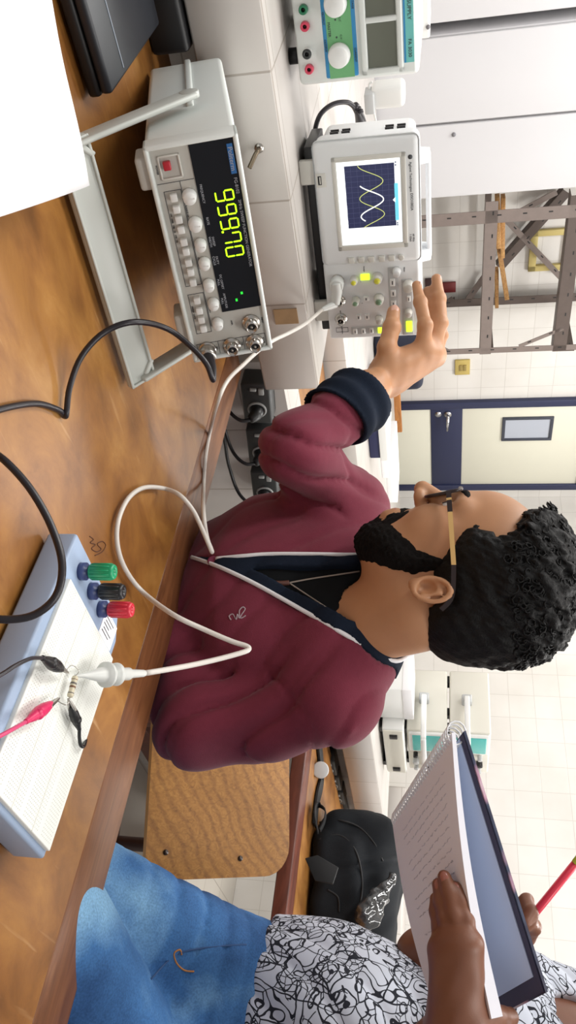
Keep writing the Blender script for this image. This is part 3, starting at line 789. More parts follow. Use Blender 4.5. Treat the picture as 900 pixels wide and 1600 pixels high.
for x0, x1 in ((-0.0655, -0.0115), (-0.127, -0.0735)):
    link('panel_meter', Part().span((x0, -0.0040, 0.1005), (x1, 0.0, 0.1400)), M_LCD, ps)
p = Part().span((-L + 0.01, -0.0038, 0.1500), (-0.0135, 0.0, 0.1525), mi=0).span((-L + 0.01, -0.0038, 0.1525), (-0.0135, 0.0, 0.1635), mi=1)
p.text('POWER SUPPLY', 0.0072, facet(-0.090, 0.1580, -0.0040), mi=2, depth=0.0002); p.text('FA 3030', 0.0066, facet(-0.0310, 0.1580, -0.0040), mi=2, depth=0.0002)
link('title_strip', p, [M_PSB, M_PSCY, M_INK], ps)
for x in (-0.0325, -0.0938, -0.155):
    p = Part().lathe([(0.0155, 0), (0.0155, 0.006), (0.0145, 0.0075), (0.0138, 0.017), (0.0125, 0.0185), (0, 0.0188)], facet(x, 0.061, -0.004), n=32)
    link('control_knob', p, M_WHITEP, ps)
M_JR = mat('jack_red', (214, 70, 96), 0.4); M_JG = mat('jack_green', (40, 120, 84), 0.4); M_JB = mat('jack_dark', (52, 56, 54), 0.4)
for x, mm_, lng in ((-0.0187, M_JR, 0.008), (-0.0394, M_JB, 0.014), (-0.0717, M_JR, 0.008), (-0.0917, M_JG, 0.008), (-0.112, M_JR, 0.008)):
    p = Part().lathe([(0.0065, 0), (0.0062, lng * 0.7), (0.0058, lng), (0.0030, lng), (0.0028, lng - 0.005), (0, lng - 0.005)], facet(x, 0.0170, -0.003), n=20, mi=0)
    if lng > 0.01: p.lathe([(0.0067, 0), (0.0066, lng * 0.75)], facet(x, 0.0170, -0.003), n=20, mi=1, cap=False)
    p.cyl((x, -0.003 - lng + 0.0035, 0.017), (x, -0.003 - lng + 0.005, 0.017), 0.0026, n=10, mi=2)
    link('output_jack', p, [mm_, M_WHITEP, M_BLACKP], ps)
for x in (-0.03, -L + 0.03):
    for y in (0.03, 0.22):
        link('foot', Part().cyl((x, y, -0.015), (x, y, 0.002), 0.011, n=16), M_BLACKP, ps)
# ------------------------------------------------------------------ things on and around the foreground table
M_CABLE = mat('black_cable', (30, 26, 32), 0.38)
M_CABLEW = mat('white_cable', (214, 208, 200), 0.4)
M_PROBE = mat('probe_grey_white', (208, 210, 206), 0.4)
M_PAPER = mat('white_paper', (246, 246, 248), 0.7)
M_LAP = mat('black_laptop_shell', (34, 37, 44), 0.38, noise=0.15, nscale=8)
M_LAPL = mat('laptop_seam', (120, 128, 138), 0.4)

# breadboard station
BBM = T(*W(0.522, 0.205, 0.75)) @ BENCH @ R('Z', -1.5)
bb = thing('breadboard_station', 'blue-grey breadboard case with white contact board and three coloured binding posts', 'breadboard', (0, 0, 0), BBM)
M_BBC = mat('breadboard_case_blue_grey', (152, 170, 196), 0.5); M_BBW = mat('breadboard_white', (232, 234, 228), 0.5)
bw, bl, bh = 0.146, 0.245, 0.034
base = [(0, 0), (bw, 0), (bw, bl - 0.022), (bw - 0.014, bl), (0.0, bl)]
p = Part().prism(base, 0.004, bh, bevel=0.003)
link('case', p, M_BBC, bb)
p = Part().prism([(0.012, 0.006), (bw - 0.004, 0.006), (bw - 0.004, bl - 0.045), (0.012, bl - 0.045)], bh - 0.001, bh + 0.0045, bevel=0.001)
for k in range(1, 3): p.span((0.012 + k * 0.0433, 0.0065, bh + 0.0042), (0.0135 + k * 0.0433, bl - 0.0455, bh + 0.0047), mi=1)
link('contact_board', p, [M_BBW, mat('breadboard_groove', (214, 214, 206), 0.6)], bb)
# contact holes: the 100-odd columns are one perforated pattern
p = Part(); verts = []; faces = []
for gx in range(40):
    for gy in range(62):
        if gx % 13 in (5, 6): continue
        x = 0.016 + gx * 0.00305; y = 0.010 + gy * 0.00305; k = len(verts)
        verts += [(x, y, bh + 0.00475), (x + 0.0009, y, bh + 0.00475), (x + 0.0009, y + 0.0009, bh + 0.00475), (x, y + 0.0009, bh + 0.00475)]; faces.append((k, k + 1, k + 2, k + 3))
p.raw(verts, faces)
o = link('contact_holes', p, mat('contact_hole', (204, 204, 196), 0.7), bb); o['kind'] = 'stuff'
for i, (x, col, nm) in enumerate([(0.030, (22, 150, 100), 'green'), (0.060, (32, 30, 32), 'black'), (0.089, (206, 44, 62), 'red')]):
    y = bl - 0.022 - 0.0 * i
    p = Part().lathe([(0.0085, 0), (0.0085, 0.006), (0.006, 0.0065), (0.006, 0.010)], T(x, y, bh), n=24, mi=1)
    prof = [(0.0068, 0.010), (0.0076, 0.011), (0.0076, 0.032), (0.0066, 0.034), (0.003, 0.034), (0.003, 0.026), (0, 0.026)]
    b2 = Part().lathe(prof, T(x, y, bh), n=24, mi=0)
    p.lathe(prof, T(x, y, bh), n=24, mi=0); b2.bm.free()
    for k in range(12): a = k * pi / 6; p.cyl((x + 0.0076 * cos(a), y + 0.0076 * sin(a), bh + 0.012), (x + 0.0076 * cos(a), y + 0.0076 * sin(a), bh + 0.031), 0.0007, n=6, mi=0)
    o = link('binding_post', p, [mat('post_' + nm, col, 0.35), mat('post_collar_blue', (62, 74, 122), 0.35)], bb); o['label'] = nm + ' binding post'
p = Part().span((bw - 0.045, bl - 0.040, bh - 0.0005), (bw - 0.010, bl - 0.012, bh + 0.0006), mi=0)
for k in range(5): p.span((bw - 0.041 + 0.002 * (k % 2), bl - 0.018 - k * 0.0042, bh + 0.0006), (bw - 0.018 - 0.004 * (k % 3), bl - 0.0170 - k * 0.0042, bh + 0.0009), mi=1)
p.prism([(bw - 0.041, bl - 0.016), (bw - 0.036, bl - 0.016), (bw - 0.0385, bl - 0.0125)], bh + 0.0005, bh + 0.0009, mi=2)
link('sticker', p, [M_PAPER, M_INK, M_REDK], bb)
for x in (0.015, bw - 0.015):
    for y in (0.02, bl - 0.03):
        link('foot', Part().cyl((x, y, 0), (x, y, 0.005), 0.006, n=12), M_BLACKP, bb)
BT = 0.75 + bh + 0.005              # top of the white board

# resistor between two wire ends on the board
rA, rB = on_z(118, 1056, BT + 0.008), on_z(109, 1090, BT + 0.008)
rs = thing('resistor', 'small beige striped resistor plugged into the white breadboard', 'resistor', (rA + rB) / 2)
p = Part(); ax_ = (rB - rA)
prof = [(0.0, 0.0), (0.0024, 0.0005), (0.0030, 0.002), (0.0025, 0.0045), (0.0025, 0.0115), (0.0030, 0.014), (0.0024, 0.0155), (0.0, 0.016)]
q = ax_.normalized().to_track_quat('Z', 'Y').to_matrix().to_4x4()
Lr = ax_.length; p.lathe([(r, z / 0.016 * Lr) for r, z in prof], T(*rA) @ q, n=16, mi=0)
for k, f_ in enumerate((0.16, 0.36, 0.52, 0.82)): p.lathe([(0.00285, Lr * (f_ - 0.035)), (0.00285, Lr * (f_ + 0.035))], T(*rA) @ q, n=16, mi=1 + k % 2, cap=False)
link('resistor_body', p, [mat('resistor_beige', (206, 196, 170), 0.4), mat('band_brown', (110, 70, 44), 0.4), mat('band_grey', (96, 92, 90), 0.4)], rs, world=True)
wA = on_z(103, 1048, BT + 0.006)
link('wire_lead', Part().tube([rA, rA - ax_ * 0.25 + Vector((0, 0, 0.002)), rA - ax_ * 0.35 + (wA - rA) * 0.6, wA], 0.0005, n=6), M_STEEL, rs, world=True)
wB = on_z(96, 1098, BT + 0.005)
link('wire_lead', Part().tube([rB, rB + ax_ * 0.25, rB + ax_ * 0.2 + (wB - rB) * 0.5, on_z(88, 1094, BT + 0.006)], 0.0005, n=6), M_STEEL, rs, world=True)

def alligator(name, label, tip, tail, col, lead, r=0.0048, group=None, up=Vector((0, 0, 1))):
    """clip with two metal jaws, plastic boot and its lead"""
    t = thing(name, label, 'clip', tip)
    d = tail - tip; L = d.length; dn = d.normalized()
    mc = mat('clip_boot_' + col[0], col[1], 0.4)
    p = Part()
    for s_ in (-1, 1):
        p.tube([tip + up * 0.0004 * s_, tip + d * 0.18 + up * 0.0016 * s_, tip + d * 0.36 + up * 0.0024 * s_], [0.0009, 0.0014, 0.0018], n=8)
    link('metal_jaws', p, M_STEEL, t, world=True)
    pts = [tip + d * f for f in (0.24, 0.32, 0.48, 0.62, 0.78, 0.92, 1.0)]
    p = Part().tube(pts, [r * 0.45, r * 0.7, r, r * 1.05, r * 0.8, r * 0.5, r * 0.42], n=14)
    p.sph(tuple(tip + d * 0.68 + up * r * 0.45), (r * 0.9, r * 0.9, r * 0.7))
    link('plastic_boot', p, mc, t, world=True)
    link('lead_wire', Part().tube([tail] + lead, 0.0017, n=8), mat('lead_' + col[0], col[2], 0.4), t, world=True)
    return t
zc = BT + 0.008
alligator('alligator_clip', 'black alligator clip at the resistor end nearest the binding posts, lead running left', on_z(106, 1051, zc), on_z(66, 1028, zc + 0.004), ('black', (30, 28, 30), (44, 40, 46)),
          [on_z(48, 1029, zc + 0.010), on_z(24, 1040, zc + 0.010), on_z(0, 1055, zc + 0.006), on_z(-60, 1085, zc)], r=0.0055)
alligator('alligator_clip', 'pink alligator clip gripping the bare wire beside the resistor', on_z(92, 1091, zc), on_z(40, 1128, zc + 0.002), ('pink', (214, 38, 96), (216, 74, 120)),
          [on_z(24, 1137, zc + 0.006), on_z(0, 1150, zc + 0.006), on_z(-60, 1180, zc)], r=0.0052)
alligator('alligator_clip', 'small black alligator clip on the probe ground lead, hanging below the resistor', on_z(107, 1092, zc), on_z(124, 1140, zc - 0.002), ('jet', (22, 22, 24), (24, 24, 26)),
          [on_z(124, 1152, zc - 0.003), on_z(126, 1164, zc - 0.003), on_z(131, 1166, zc - 0.004), on_z(134, 1156, zc - 0.010)], r=0.0045)

# oscilloscope probe and its white cable
pb = thing('oscilloscope_probe', 'white oscilloscope probe with looping cable from the oscilloscope to the breadboard resistor', 'probe', on_z(118, 1056, BT + 0.004))
tip = on_z(116, 1056, BT + 0.007); tl = at(226, 1052, 0.80)
d = tl - tip; q = d.normalized().to_track_quat('Z', 'Y').to_matrix().to_4x4(); L = d.length
pr = [(0.0, 0), (0.0013, 0.01), (0.0022, 0.12), (0.0042, 0.22), (0.0068, 0.34), (0.0074, 0.40), (0.0120, 0.41), (0.0120, 0.445), (0.0066, 0.455), (0.0062, 0.51), (0.0105, 0.53), (0.0110, 0.575), (0.0060, 0.585), (0.0062, 0.75), (0.0044, 0.78), (0.0036, 0.98), (0.0028, 1.0), (0, 1.0)]
link('probe_body', Part().lathe([(r, z * L) for r, z in pr], T(*tip) @ q, n=24), M_PROBE, pb, world=True)
sock = OSM @ Vector((0.2171, 0.0, 0.0200))
onb = (OSM.to_3x3() @ Vector((0, -1, 0))).normalized(); ox = (OSM.to_3x3() @ Vector((1, 0, 0))).normalized()
p = Part()
p.cyl(tuple(sock - onb * -0.004), tuple(sock + onb * 0.024), 0.0115, n=24, bevel=0.002)
hd0 = sock + onb * 0.020 ; hd1 = hd0 + ox * 0.030 - Vector((0, 0, 0.004)) + onb * 0.004
p.tube([hd0 - ox * 0.006, hd0 + ox * 0.01, hd1], [0.0085, 0.0090, 0.0075], n=14)
hd2 = at(503, 484, (hd1 - EYE).dot(FWD) - 0.015)
p.tube([hd1, (hd1 + hd2) / 2, hd2], [0.0065, 0.0052, 0.0032], n=12)
link('plug', p, M_PROBE, pb, world=True)
def dz(x, y, z): return on_z(x, y, z)
path = [hd2, at(478, 505, 1.24), at(452, 520, 1.20), at(427, 532, 1.15), at(405, 547, 1.12), at(380, 570, 1.09), at(356, 594, 1.07), at(340, 628, 1.06),
        dz(329, 670, 0.757), dz(321, 715, 0.756), dz(318, 760, 0.756), at(318, 800, 1.055), at(323, 838, 1.05), at(330, 858, 1.045), at(331, 862, 1.035), at(325, 848, 1.03), at(312, 818, 1.03), at(300, 795, 1.03),
        at(280, 773, 1.03), dz(255, 763, 0.758), dz(225, 762, 0.757), dz(201, 778, 0.757), dz(185, 812, 0.757), dz(183, 850, 0.757), dz(195, 888, 0.758), dz(222, 924, 0.765), at(270, 960, 0.90), at(320, 984, 0.90), at(362, 1002, 0.90),
        at(384, 1009, 0.90), at(389, 1014, 0.898), at(380, 1019, 0.89), at(340, 1030, 0.87), at(290, 1041, 0.84), tl]
link('cable', Part().tube(path, 0.0029, n=10, sub=5), M_CABLEW, pb, world=True)

# black lead of the function generator
bc = thing('coaxial_cable', 'black coaxial cable arching from the function generator output over its handle', 'cable', tuple(FGM @ Vector((0.2285, -0.01, 0.0185))))
s0 = FGM @ Vector((0.2285, -0.004, 0.0185)); nb = (FGM.to_3x3() @ Vector((0, -1, 0))).normalized()
p = Part().lathe([(0.0092, 0.0), (0.0095, 0.002), (0.0095, 0.013), (0.0075, 0.0145), (0.0, 0.0146)], T(*s0) @ nb.to_track_quat('Z', 'Y').to_matrix().to_4x4(), n=24)
link('metal_plug', p, M_STEEL, bc, world=True)
e0 = s0 + nb * 0.014; e1_ = at(333, 594, (e0 - EYE).dot(FWD) - 0.03)
link('strain_relief', Part().tube([e0, (e0 + e1_) / 2 + Vector((0, 0, 0.001)), e1_], [0.0072, 0.0058, 0.0034], n=14), M_CABLE, bc, world=True)
de = (e1_ - EYE).dot(FWD)
path = [e1_, at(331, 590, de - 0.012), at(322, 568, de - 0.02), at(300, 543, de - 0.025), at(262, 514, de - 0.035), at(212, 503, 0.80), at(165, 518, 0.79), at(128, 556, 0.785), at(109, 605, 0.785), on_z(104, 644, 0.757), on_z(101, 650, 0.7535), on_z(92, 641, 0.7535),
        on_z(60, 631, 0.7535), on_z(20, 635, 0.7535), on_z(-25, 648, 0.7535), on_z(-70, 670, 0.7535)]
link('cable', Part().tube(path, 0.0031, n=10, sub=5), M_CABLE, bc, world=True)
path = [on_z(-60, 690, 0.80), at(-20, 702, 0.62), at(10, 722, 0.62), at(48, 765, 0.62), at(80, 822, 0.62), at(97, 880, 0.615), at(88, 930, 0.61), at(55, 960, 0.605), at(10, 968, 0.60), at(-40, 960, 0.595), on_z(-110, 935, 0.756), on_z(-150, 900, 0.7535)]
tag(link('coaxial_cable', Part().tube(path, 0.0031, n=12, sub=6), M_CABLE), 'black cable looping up in front of the breadboard corner', 'cable')

# sheet of paper resting on the handle bar, drooping towards the viewer
p = Part(); c0, c1 = on_z(140, 290, 0.803), on_z(75, -30, 0.803); dn_ = (on_z(0, 342, 0.790) - c0)
verts = []; faces = []
for i in range(13):
    for j in range(13):
        u, v = i / 12, j / 12
        q = c0 + (c1 - c0) * u + dn_ * 1.7 * v; q.z = 0.803 - 0.046 * v ** 1.6 + 0.001 * sin(u * 7)
        verts.append(tuple(q))
for i in range(12):
    for j in range(12): k = i * 13 + j; faces.append((k, k + 1, k + 14, k + 13))
p.raw(verts, faces, smooth=True)
bm_ = p.bm; r_ = bmesh.ops.solidify(bm_, geom=bm_.faces[:], thickness=0.0016)
tag(link('paper_sheet', p, M_PAPER), 'blank white paper lying over the function generator handle', 'paper')

# closed black laptop behind the paper
lp = thing('laptop', 'closed black laptop at the table corner, beside the function generator', 'laptop', W(-0.08, 0.845, 0.75), BENCH)
link('base', Part().span((0, 0, 0.004), (0.372, 0.215, 0.018), bevel=0.004), M_BLACKP, lp)
link('lid', Part().span((0.002, 0.0, 0.0185), (0.370, 0.213, 0.031), bevel=0.004), M_LAP, lp)
link('light_seam', Part().span((0.004, 0.05, 0.0308), (0.362, 0.0525, 0.0316)), M_LAPL, lp)
for x in (0.03, 0.33):
    for y in (0.03, 0.18): link('foot', Part().cyl((x, y, 0), (x, y, 0.005), 0.007, n=12), M_BLACKP, lp)

# ------------------------------------------------------------------ power outlets on the tiled wall, with plugs
M_OUT = mat('outlet_box_charcoal', (46, 48, 48), 0.5); M_OUTW = mat('outlet_grey_ring', (150, 152, 150), 0.5)
def outlet(label, s, n, z, plug=True, group='power outlets on the tiled wall', tilt=0.0, w_=0.098):
    M = T(*W(s, n, z)) @ BENCH @ R('Y', tilt)
    t = thing('power_outlet', label, 'power outlet', (0, 0, 0), M, group)
    p = Part().prism([(-w_ / 2, -0.028), (w_ / 2, -0.028), (w_ / 2, 0.028), (-w_ / 2, 0.028)], 0, 0.048, FX @ T(0, 0, -0.002), bevel=0.005)
    link('outlet_box', p, M_OUT, t)
    link('socket_ring', Part().lathe([(0.0185, 0), (0.0185, 0.003), (0.015, 0.004), (0.0145, 0.001), (0, 0.001)], FX @ T(0.012, 0, 0.0455), n=28), M_OUTW, t)
    link('switch', Part().span((-0.040, -0.050, 0.006), (-0.026, -0.044, 0.016), bevel=0.001), M_OUTW, t)
    link('switch', Part().span((-0.040, -0.050, -0.010), (-0.034, -0.044, 0.002), bevel=0.001), M_OUTW, t)
    return M
Ms = []
for k, (s, z, lab) in enumerate([(0.965, 0.7685, 'charcoal power outlet nearest the function generator, black plug in it'), (1.080, 0.757, 'middle charcoal power outlet of the three with plugs'), (1.197, 0.745, 'charcoal power outlet with plug beside the maroon sleeve')]):
    Ms.append((outlet(lab, s, 1.19, z, tilt=5.5), k))
for M, k in Ms:
    t = thing('power_plug', ['black plug and cord in the outlet nearest the function generator', 'black plug and cord in the middle outlet', 'black plug and cord in the outlet beside the maroon sleeve'][k], 'plug', tuple(M @ Vector((0.012, -0.05, 0))))
    p = Part().tube([M @ Vector(v) for v in [(0.012, -0.046, 0), (0.012, -0.062, -0.001), (0.014, -0.075, -0.010)]], [0.0135, 0.0125, 0.0075], n=16)
    link('plug_body', p, M_BLACKP, t, world=True)
    link('cord', Part().tube([M @ Vector(v) for v in [(0.014, -0.075, -0.010), (0.012, -0.080, -0.026), (0.004, -0.070, -0.046), (-0.012, -0.052, -0.062), (-0.06, -0.034, -0.075), (-0.16, -0.03, -0.085), (-0.22, -0.028, -0.16)]], 0.0035, n=8), M_BLACKP, t, world=True)
for k, (s, lab) in enumerate([(2.545, 'black power outlet left of the backpack loop, far end'), (2.668, 'black power outlet above the backpack loop, second along'), (2.790, 'black power outlet nearest the backpack top')]):
    outlet(lab, s, 1.182, 0.735 + 0.003 * k, group='power outlets behind the backpack', tilt=0, w_=0.108)
tag(link('cable_trunking', Part().span((2.3, 1.185, 0.712), (3.05, 1.208, 0.758), M=BENCH, bevel=0.003), M_OUT), 'black cable trunking under the outlets behind the backpack', 'trunking')
# bolt hook in the tile face
hk = thing('metal_hook', 'small bent metal hook sticking out of the counter tile face', 'hook', tuple(on_n(405, 231, 1.10)))
h0 = on_n(405, 231, 1.10)
link('rod', Part().tube([h0 + NV * 0.01, h0 - NV * 0.008, h0 - NV * 0.014 - E1 * -0.002 - Vector((0, 0, 0.003)), h0 - NV * 0.02 + E1 * 0.018 - Vector((0, 0, 0.014))], 0.0032, n=10), mat('old_steel', (120, 108, 92), 0.4, 0.8), hk, world=True)
link('washer', Part().cyl(tuple(h0 + NV * 0.002), tuple(h0 - NV * 0.0025), 0.0065, n=18), M_STEEL, hk, world=True)

# oscilloscope mains cable
mc = thing('mains_cable', 'black mains cable curving out behind the oscilloscope', 'cable', tuple(at(497, 207, 1.32)))
link('cord', Part().tube([at(500, 215, 1.36), at(492, 208, 1.33), at(500, 180, 1.31), at(520, 163, 1.31), at(543, 160, 1.32), at(556, 170, 1.34)], 0.0040, n=10), M_CABLE, mc, world=True)
p = Part().tube([at(554, 164, 1.335), at(560, 176, 1.35), at(564, 192, 1.38), at(566, 215, 1.44)], [0.0062, 0.0068, 0.0095, 0.0095], n=14)
for f_ in range(3): p.tube([at(551 + 4 * f_, 168 + 4 * f_, 1.338), at(561 + 3 * f_, 165 + 4 * f_, 1.338)], 0.0035, n=8)
link('plug_body', p, M_CABLE, mc, world=True)
# ------------------------------------------------------------------ far side of the room
M_CAB = mat('cabinet_light_grey', (204, 203, 205), 0.4, noise=0.015, nscale=4)
M_CABD = mat('gap_shade_and_fitting_grey', (120, 118, 122), 0.5)  # shade tone of the gap strip, also the grey of lock and screw
def SNZ(x, y, n): q = on_n(x, y, n); return q.dot(E1), q.z
# wardrobe-like metal cabinets against the left wall
cb = thing('metal_cabinet', 'tall light grey metal cabinet behind the oscilloscope, two door leaves', 'cabinet', W(0.0, 3.74, 0), BENCH)
sR = SNZ(770, 304, 3.74)[0]; sM = SNZ(770, 187, 3.74)[0]; sL = SNZ(770, 48, 3.74)[0]; sL2 = SNZ(770, 28, 3.74)[0]
link('body', Part().span((sL, 0.024, 0.0), (sR, 0.44, 2.3), bevel=0.004), M_CAB, cb)
link('door_leaf', Part().span((sL + 0.004, 0.0, 0.03), (sM - 0.006, 0.022, 2.28), bevel=0.004), M_CAB, cb)
dl = link('door_leaf', Part().span((sM + 0.006, 0.0, 0.03), (sR - 0.004, 0.022, 2.28), bevel=0.004), M_CAB, cb)
zz = SNZ(709, 210, 3.74)
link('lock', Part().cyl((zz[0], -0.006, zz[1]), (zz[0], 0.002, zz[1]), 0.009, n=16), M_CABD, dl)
cb2 = thing('metal_cabinet', 'light grey metal cabinet at the picture edge, beyond the dark gap', 'cabinet', W(0.0, 3.74, 0), BENCH)
link('body', Part().span((-0.6, 0.024, 0.0), (sL2, 0.44, 2.3), bevel=0.004), M_CAB, cb2)
link('door_leaf', Part().span((-0.59, 0.0, 0.03), (sL2 - 0.004, 0.022, 2.28), bevel=0.004), M_CAB, cb2)
tag(link('gap_shade_strip', Part().span((sL2 + 0.004, 4.14, 0.0), (sL - 0.004, 4.18, 2.3), M=BENCH), M_CABD), 'grey strip standing in for the shade in the gap between the two cabinets', 'strip')  # grey strip painted as the shade between the cabinets
# wall-mounted metal box above the power supply
wbx = thing('junction_box', 'pale metal box standing behind the power supply', 'box', W(0, 0, 0))
a_, b_ = SNZ(672, 60, 2.6), SNZ(672, -80, 2.6)
link('box_body', Part().span((b_[0], 2.6, 0.82), (a_[0], 2.8, a_[1]), M=BENCH, bevel=0.006), M_WHITEP, wbx, world=True)
q = on_n(669, 42, 2.6); link('screw', Part().cyl(tuple(q - NV * 0.004), tuple(q + NV * 0.004), 0.006, n=12), M_CABD, wbx, world=True)
# white adapter on the long counter
ad_ = thing('power_adapter', 'white plug-in adapter with thin cable between power supply and oscilloscope', 'adapter', tuple(on_n(585, 145, 2.25)))
M2 = frame(tuple(on_n(607, 146, 2.25)), tuple(E1), tuple(NV), (0, 0, 1))
link('shell', Part().box((0.056, 0.07, 0.088), M2, bevel=0.014, seg=4), M_WHITEP, ad_, world=True)
link('grey_foot', Part().box((0.052, 0.055, 0.026), M2 @ T(0.006, -0.02, -0.048), bevel=0.004), M_OSCD, ad_, world=True)
p = Part().tube([on_n(582, 128, 2.24), on_n(577, 132, 2.24), on_n(578, 150, 2.24), on_n(584, 175, 2.24), on_n(590, 200, 2.24)], 0.003, n=8)
link('cable', p, M_WHITEP, ad_, world=True)

# slotted-angle storage rack
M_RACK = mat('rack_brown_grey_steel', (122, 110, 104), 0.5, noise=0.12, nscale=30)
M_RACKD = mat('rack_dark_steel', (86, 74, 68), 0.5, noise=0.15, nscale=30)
rk = thing('storage_rack', 'bare brown-grey slotted steel rack with diagonal braces beside the metal cabinet', 'rack', W(2.0, 3.75, 0))
def angle(a, b, w_, mat_, nm, up=(0, 0, 1)):
    """L-section steel bar from a to b with punched slots"""
    a, b = Vector(a), Vector(b)
    for u_, v_ in ((a, b), (b, a)):
        g = sR + 0.045 - u_.dot(E1)
        if g > 0 and v_.dot(E1) > u_.dot(E1): u_ += (v_ - u_) * (g / (v_ - u_).dot(E1))
    d = (b - a); L = d.length; dn = d.normalized()
    sd = NV.copy(); sd = (sd - dn * sd.dot(dn)).normalized(); th = dn.cross(sd)
    M = frame(tuple((a + b) / 2), tuple(dn), tuple(th), tuple(dn.cross(th)))
    p = Part().box((L, w_, 0.004), M).box((L, 0.004, w_), M @ T(0, -w_ / 2, -w_ / 2 * (1 if dn.cross(th).dot(NV) < 0 else -1)))
    k = int(L / 0.12)
    for i in range(k):
        x = -L / 2 + 0.06 + i * 0.12
        p.box((0.02, 0.007, 0.0045), M @ T(x, w_ * 0.12, 0), mi=1)
    return link(nm, p, [mat_, M_BLACKP], rk, world=True)
nF, nB = 3.76, 4.14
def post(x1, y1, x2, y2, n, m, w_=0.045):
    a, b = on_n(x1, y1, n), on_n(x2, y2, n); s = (a.dot(E1) + b.dot(E1)) / 2
    return angle(W(s, n, 0.0), W(s, n, 2.25), w_, m, 'post')
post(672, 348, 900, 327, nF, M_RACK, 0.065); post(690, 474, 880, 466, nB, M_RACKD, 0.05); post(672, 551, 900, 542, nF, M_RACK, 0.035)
def beam(x, y0, y1, n, m, w_=0.05):
    z = on_n(x, (y0 + y1) / 2, n).z; s0, s1 = on_n(x, y0, n).dot(E1), on_n(x, y1, n).dot(E1)
    return angle(W(s0, n, z), W(s1, n, z), w_, m, 'shelf_beam')
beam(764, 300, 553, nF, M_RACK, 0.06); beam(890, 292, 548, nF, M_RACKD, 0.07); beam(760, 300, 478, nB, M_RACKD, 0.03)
# side rails reaching back from the front post, seen slanting
for x in (764, 890):
    z = on_n(x, 548, nF).z; s = on_n(x, 548, nF).dot(E1)
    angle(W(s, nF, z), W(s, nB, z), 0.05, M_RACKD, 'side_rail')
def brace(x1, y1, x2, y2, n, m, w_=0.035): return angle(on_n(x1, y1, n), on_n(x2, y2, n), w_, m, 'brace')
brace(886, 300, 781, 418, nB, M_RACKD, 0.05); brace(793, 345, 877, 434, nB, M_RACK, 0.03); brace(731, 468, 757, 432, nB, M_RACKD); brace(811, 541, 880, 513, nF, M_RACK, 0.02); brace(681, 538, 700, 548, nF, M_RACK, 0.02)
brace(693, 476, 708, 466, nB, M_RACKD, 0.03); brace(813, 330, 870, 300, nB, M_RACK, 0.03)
# wooden offcuts lying on the rack shelf
M_OFFC = wood_mat('offcut_wood', [(0.3, (150, 104, 58)), (0.6, (196, 150, 92)), (0.8, (214, 174, 120))], scale=(3, 20, 20), nscale=3, rough=0.6)
for k, (x1, y1, x2, y2, r, lab) in enumerate([(777, 306, 779, 385, 0.012, 'long wooden offcut lying on the rack shelf by the cabinet'), (786, 306, 785, 400, 0.011, 'wooden offcut lying beside the long one on the rack'), (773, 345, 792, 465, 0.012, 'slanting wooden offcut at the far end of the rack shelf'), (776, 420, 776, 478, 0.010, 'short wooden offcut under the slanting one on the rack')]):
    a, b = on_n(x1, y1, 3.86 + 0.05 * k), on_n(x2, y2, 3.86 + 0.05 * k)
    d_ = (b - a); M3 = frame(tuple((a + b) / 2), tuple(d_.normalized()), tuple(d_.normalized().cross(NV)), tuple(NV))
    M3 = frame(tuple((a + b) / 2), tuple(d_.normalized()), tuple(NV), tuple(d_.normalized().cross(NV)))
    o = link('wooden_offcut', Part().box((d_.length, 0.05, r * 2), M3, bevel=0.002), M_OFFC); tag(o, lab, 'wood')
fr_ = thing('wall_label', 'small dark red label strip on the tiles behind the reaching hand', 'label', tuple(on_n(700, 450, 4.19)))
a_ = on_n(690, 442, 4.19); b_ = on_n(712, 456, 4.19)
link('red_plate', Part().span((a_.dot(E1), 4.185, a_.z), (b_.dot(E1), 4.2, b_.z), M=BENCH, bevel=0.002), mat('dark_red_plate', (112, 34, 34), 0.5), fr_, world=True)
a_ = on_n(664, 436, 4.19); b_ = on_n(688, 452, 4.19)
link('dark_plate', Part().span((a_.dot(E1), 4.185, a_.z), (b_.dot(E1), 4.2, b_.z), M=BENCH, bevel=0.002), mat('dark_plate', (60, 34, 34), 0.5), fr_, world=True)
# wall fittings
M_YEL = mat('aged_yellow_plastic', (196, 178, 112), 0.45)
yf = thing('wall_frame', 'yellowed square plastic frame on the tiles seen through the rack', 'frame', tuple(on_n(855, 390, 4.19)))
c = [on_n(*q, 4.19) for q in ((830, 360), (888, 420))]; s0, s1 = c[0].dot(E1), c[1].dot(E1); z0, z1 = c[0].z, c[1].z
p = Part()
for lo, hi in [((s0, 4.18, z0), (s1, 4.2, z0 + 0.04)), ((s0, 4.18, z1 - 0.04), (s1, 4.2, z1)), ((s0, 4.18, z0), (s0 + 0.035, 4.2, z1)), ((s1 - 0.035, 4.18, z0), (s1, 4.2, z1))]: p.span(lo, hi, M=BENCH, bevel=0.002)
link('frame_bars', p, M_YEL, yf, world=True)
sw = thing('light_switch', 'yellowed double light switch plate on the tiles beside the door', 'switch', tuple(on_n(722, 575, 4.19)))
c = [on_n(*q, 4.19) for q in ((711, 563), (734, 585))]; s0, s1 = c[0].dot(E1), c[1].dot(E1); z0, z1 = c[0].z, c[1].z
link('plate', Part().span((s0, 4.186, z0), (s1, 4.2, z1), M=BENCH, bevel=0.003), mat('switch_yellow', (190, 168, 96), 0.4), sw, world=True)
for dz_ in (0.30, 0.56):
    p = Part().span((s0 + 0.035, 4.181, z0 + (z1 - z0) * dz_), (s1 - 0.035, 4.19, z0 + (z1 - z0) * (dz_ + 0.2)), M=BENCH, bevel=0.001)
    link('rocker', p, mat('switch_rocker', (150, 130, 74), 0.4), sw, world=True)

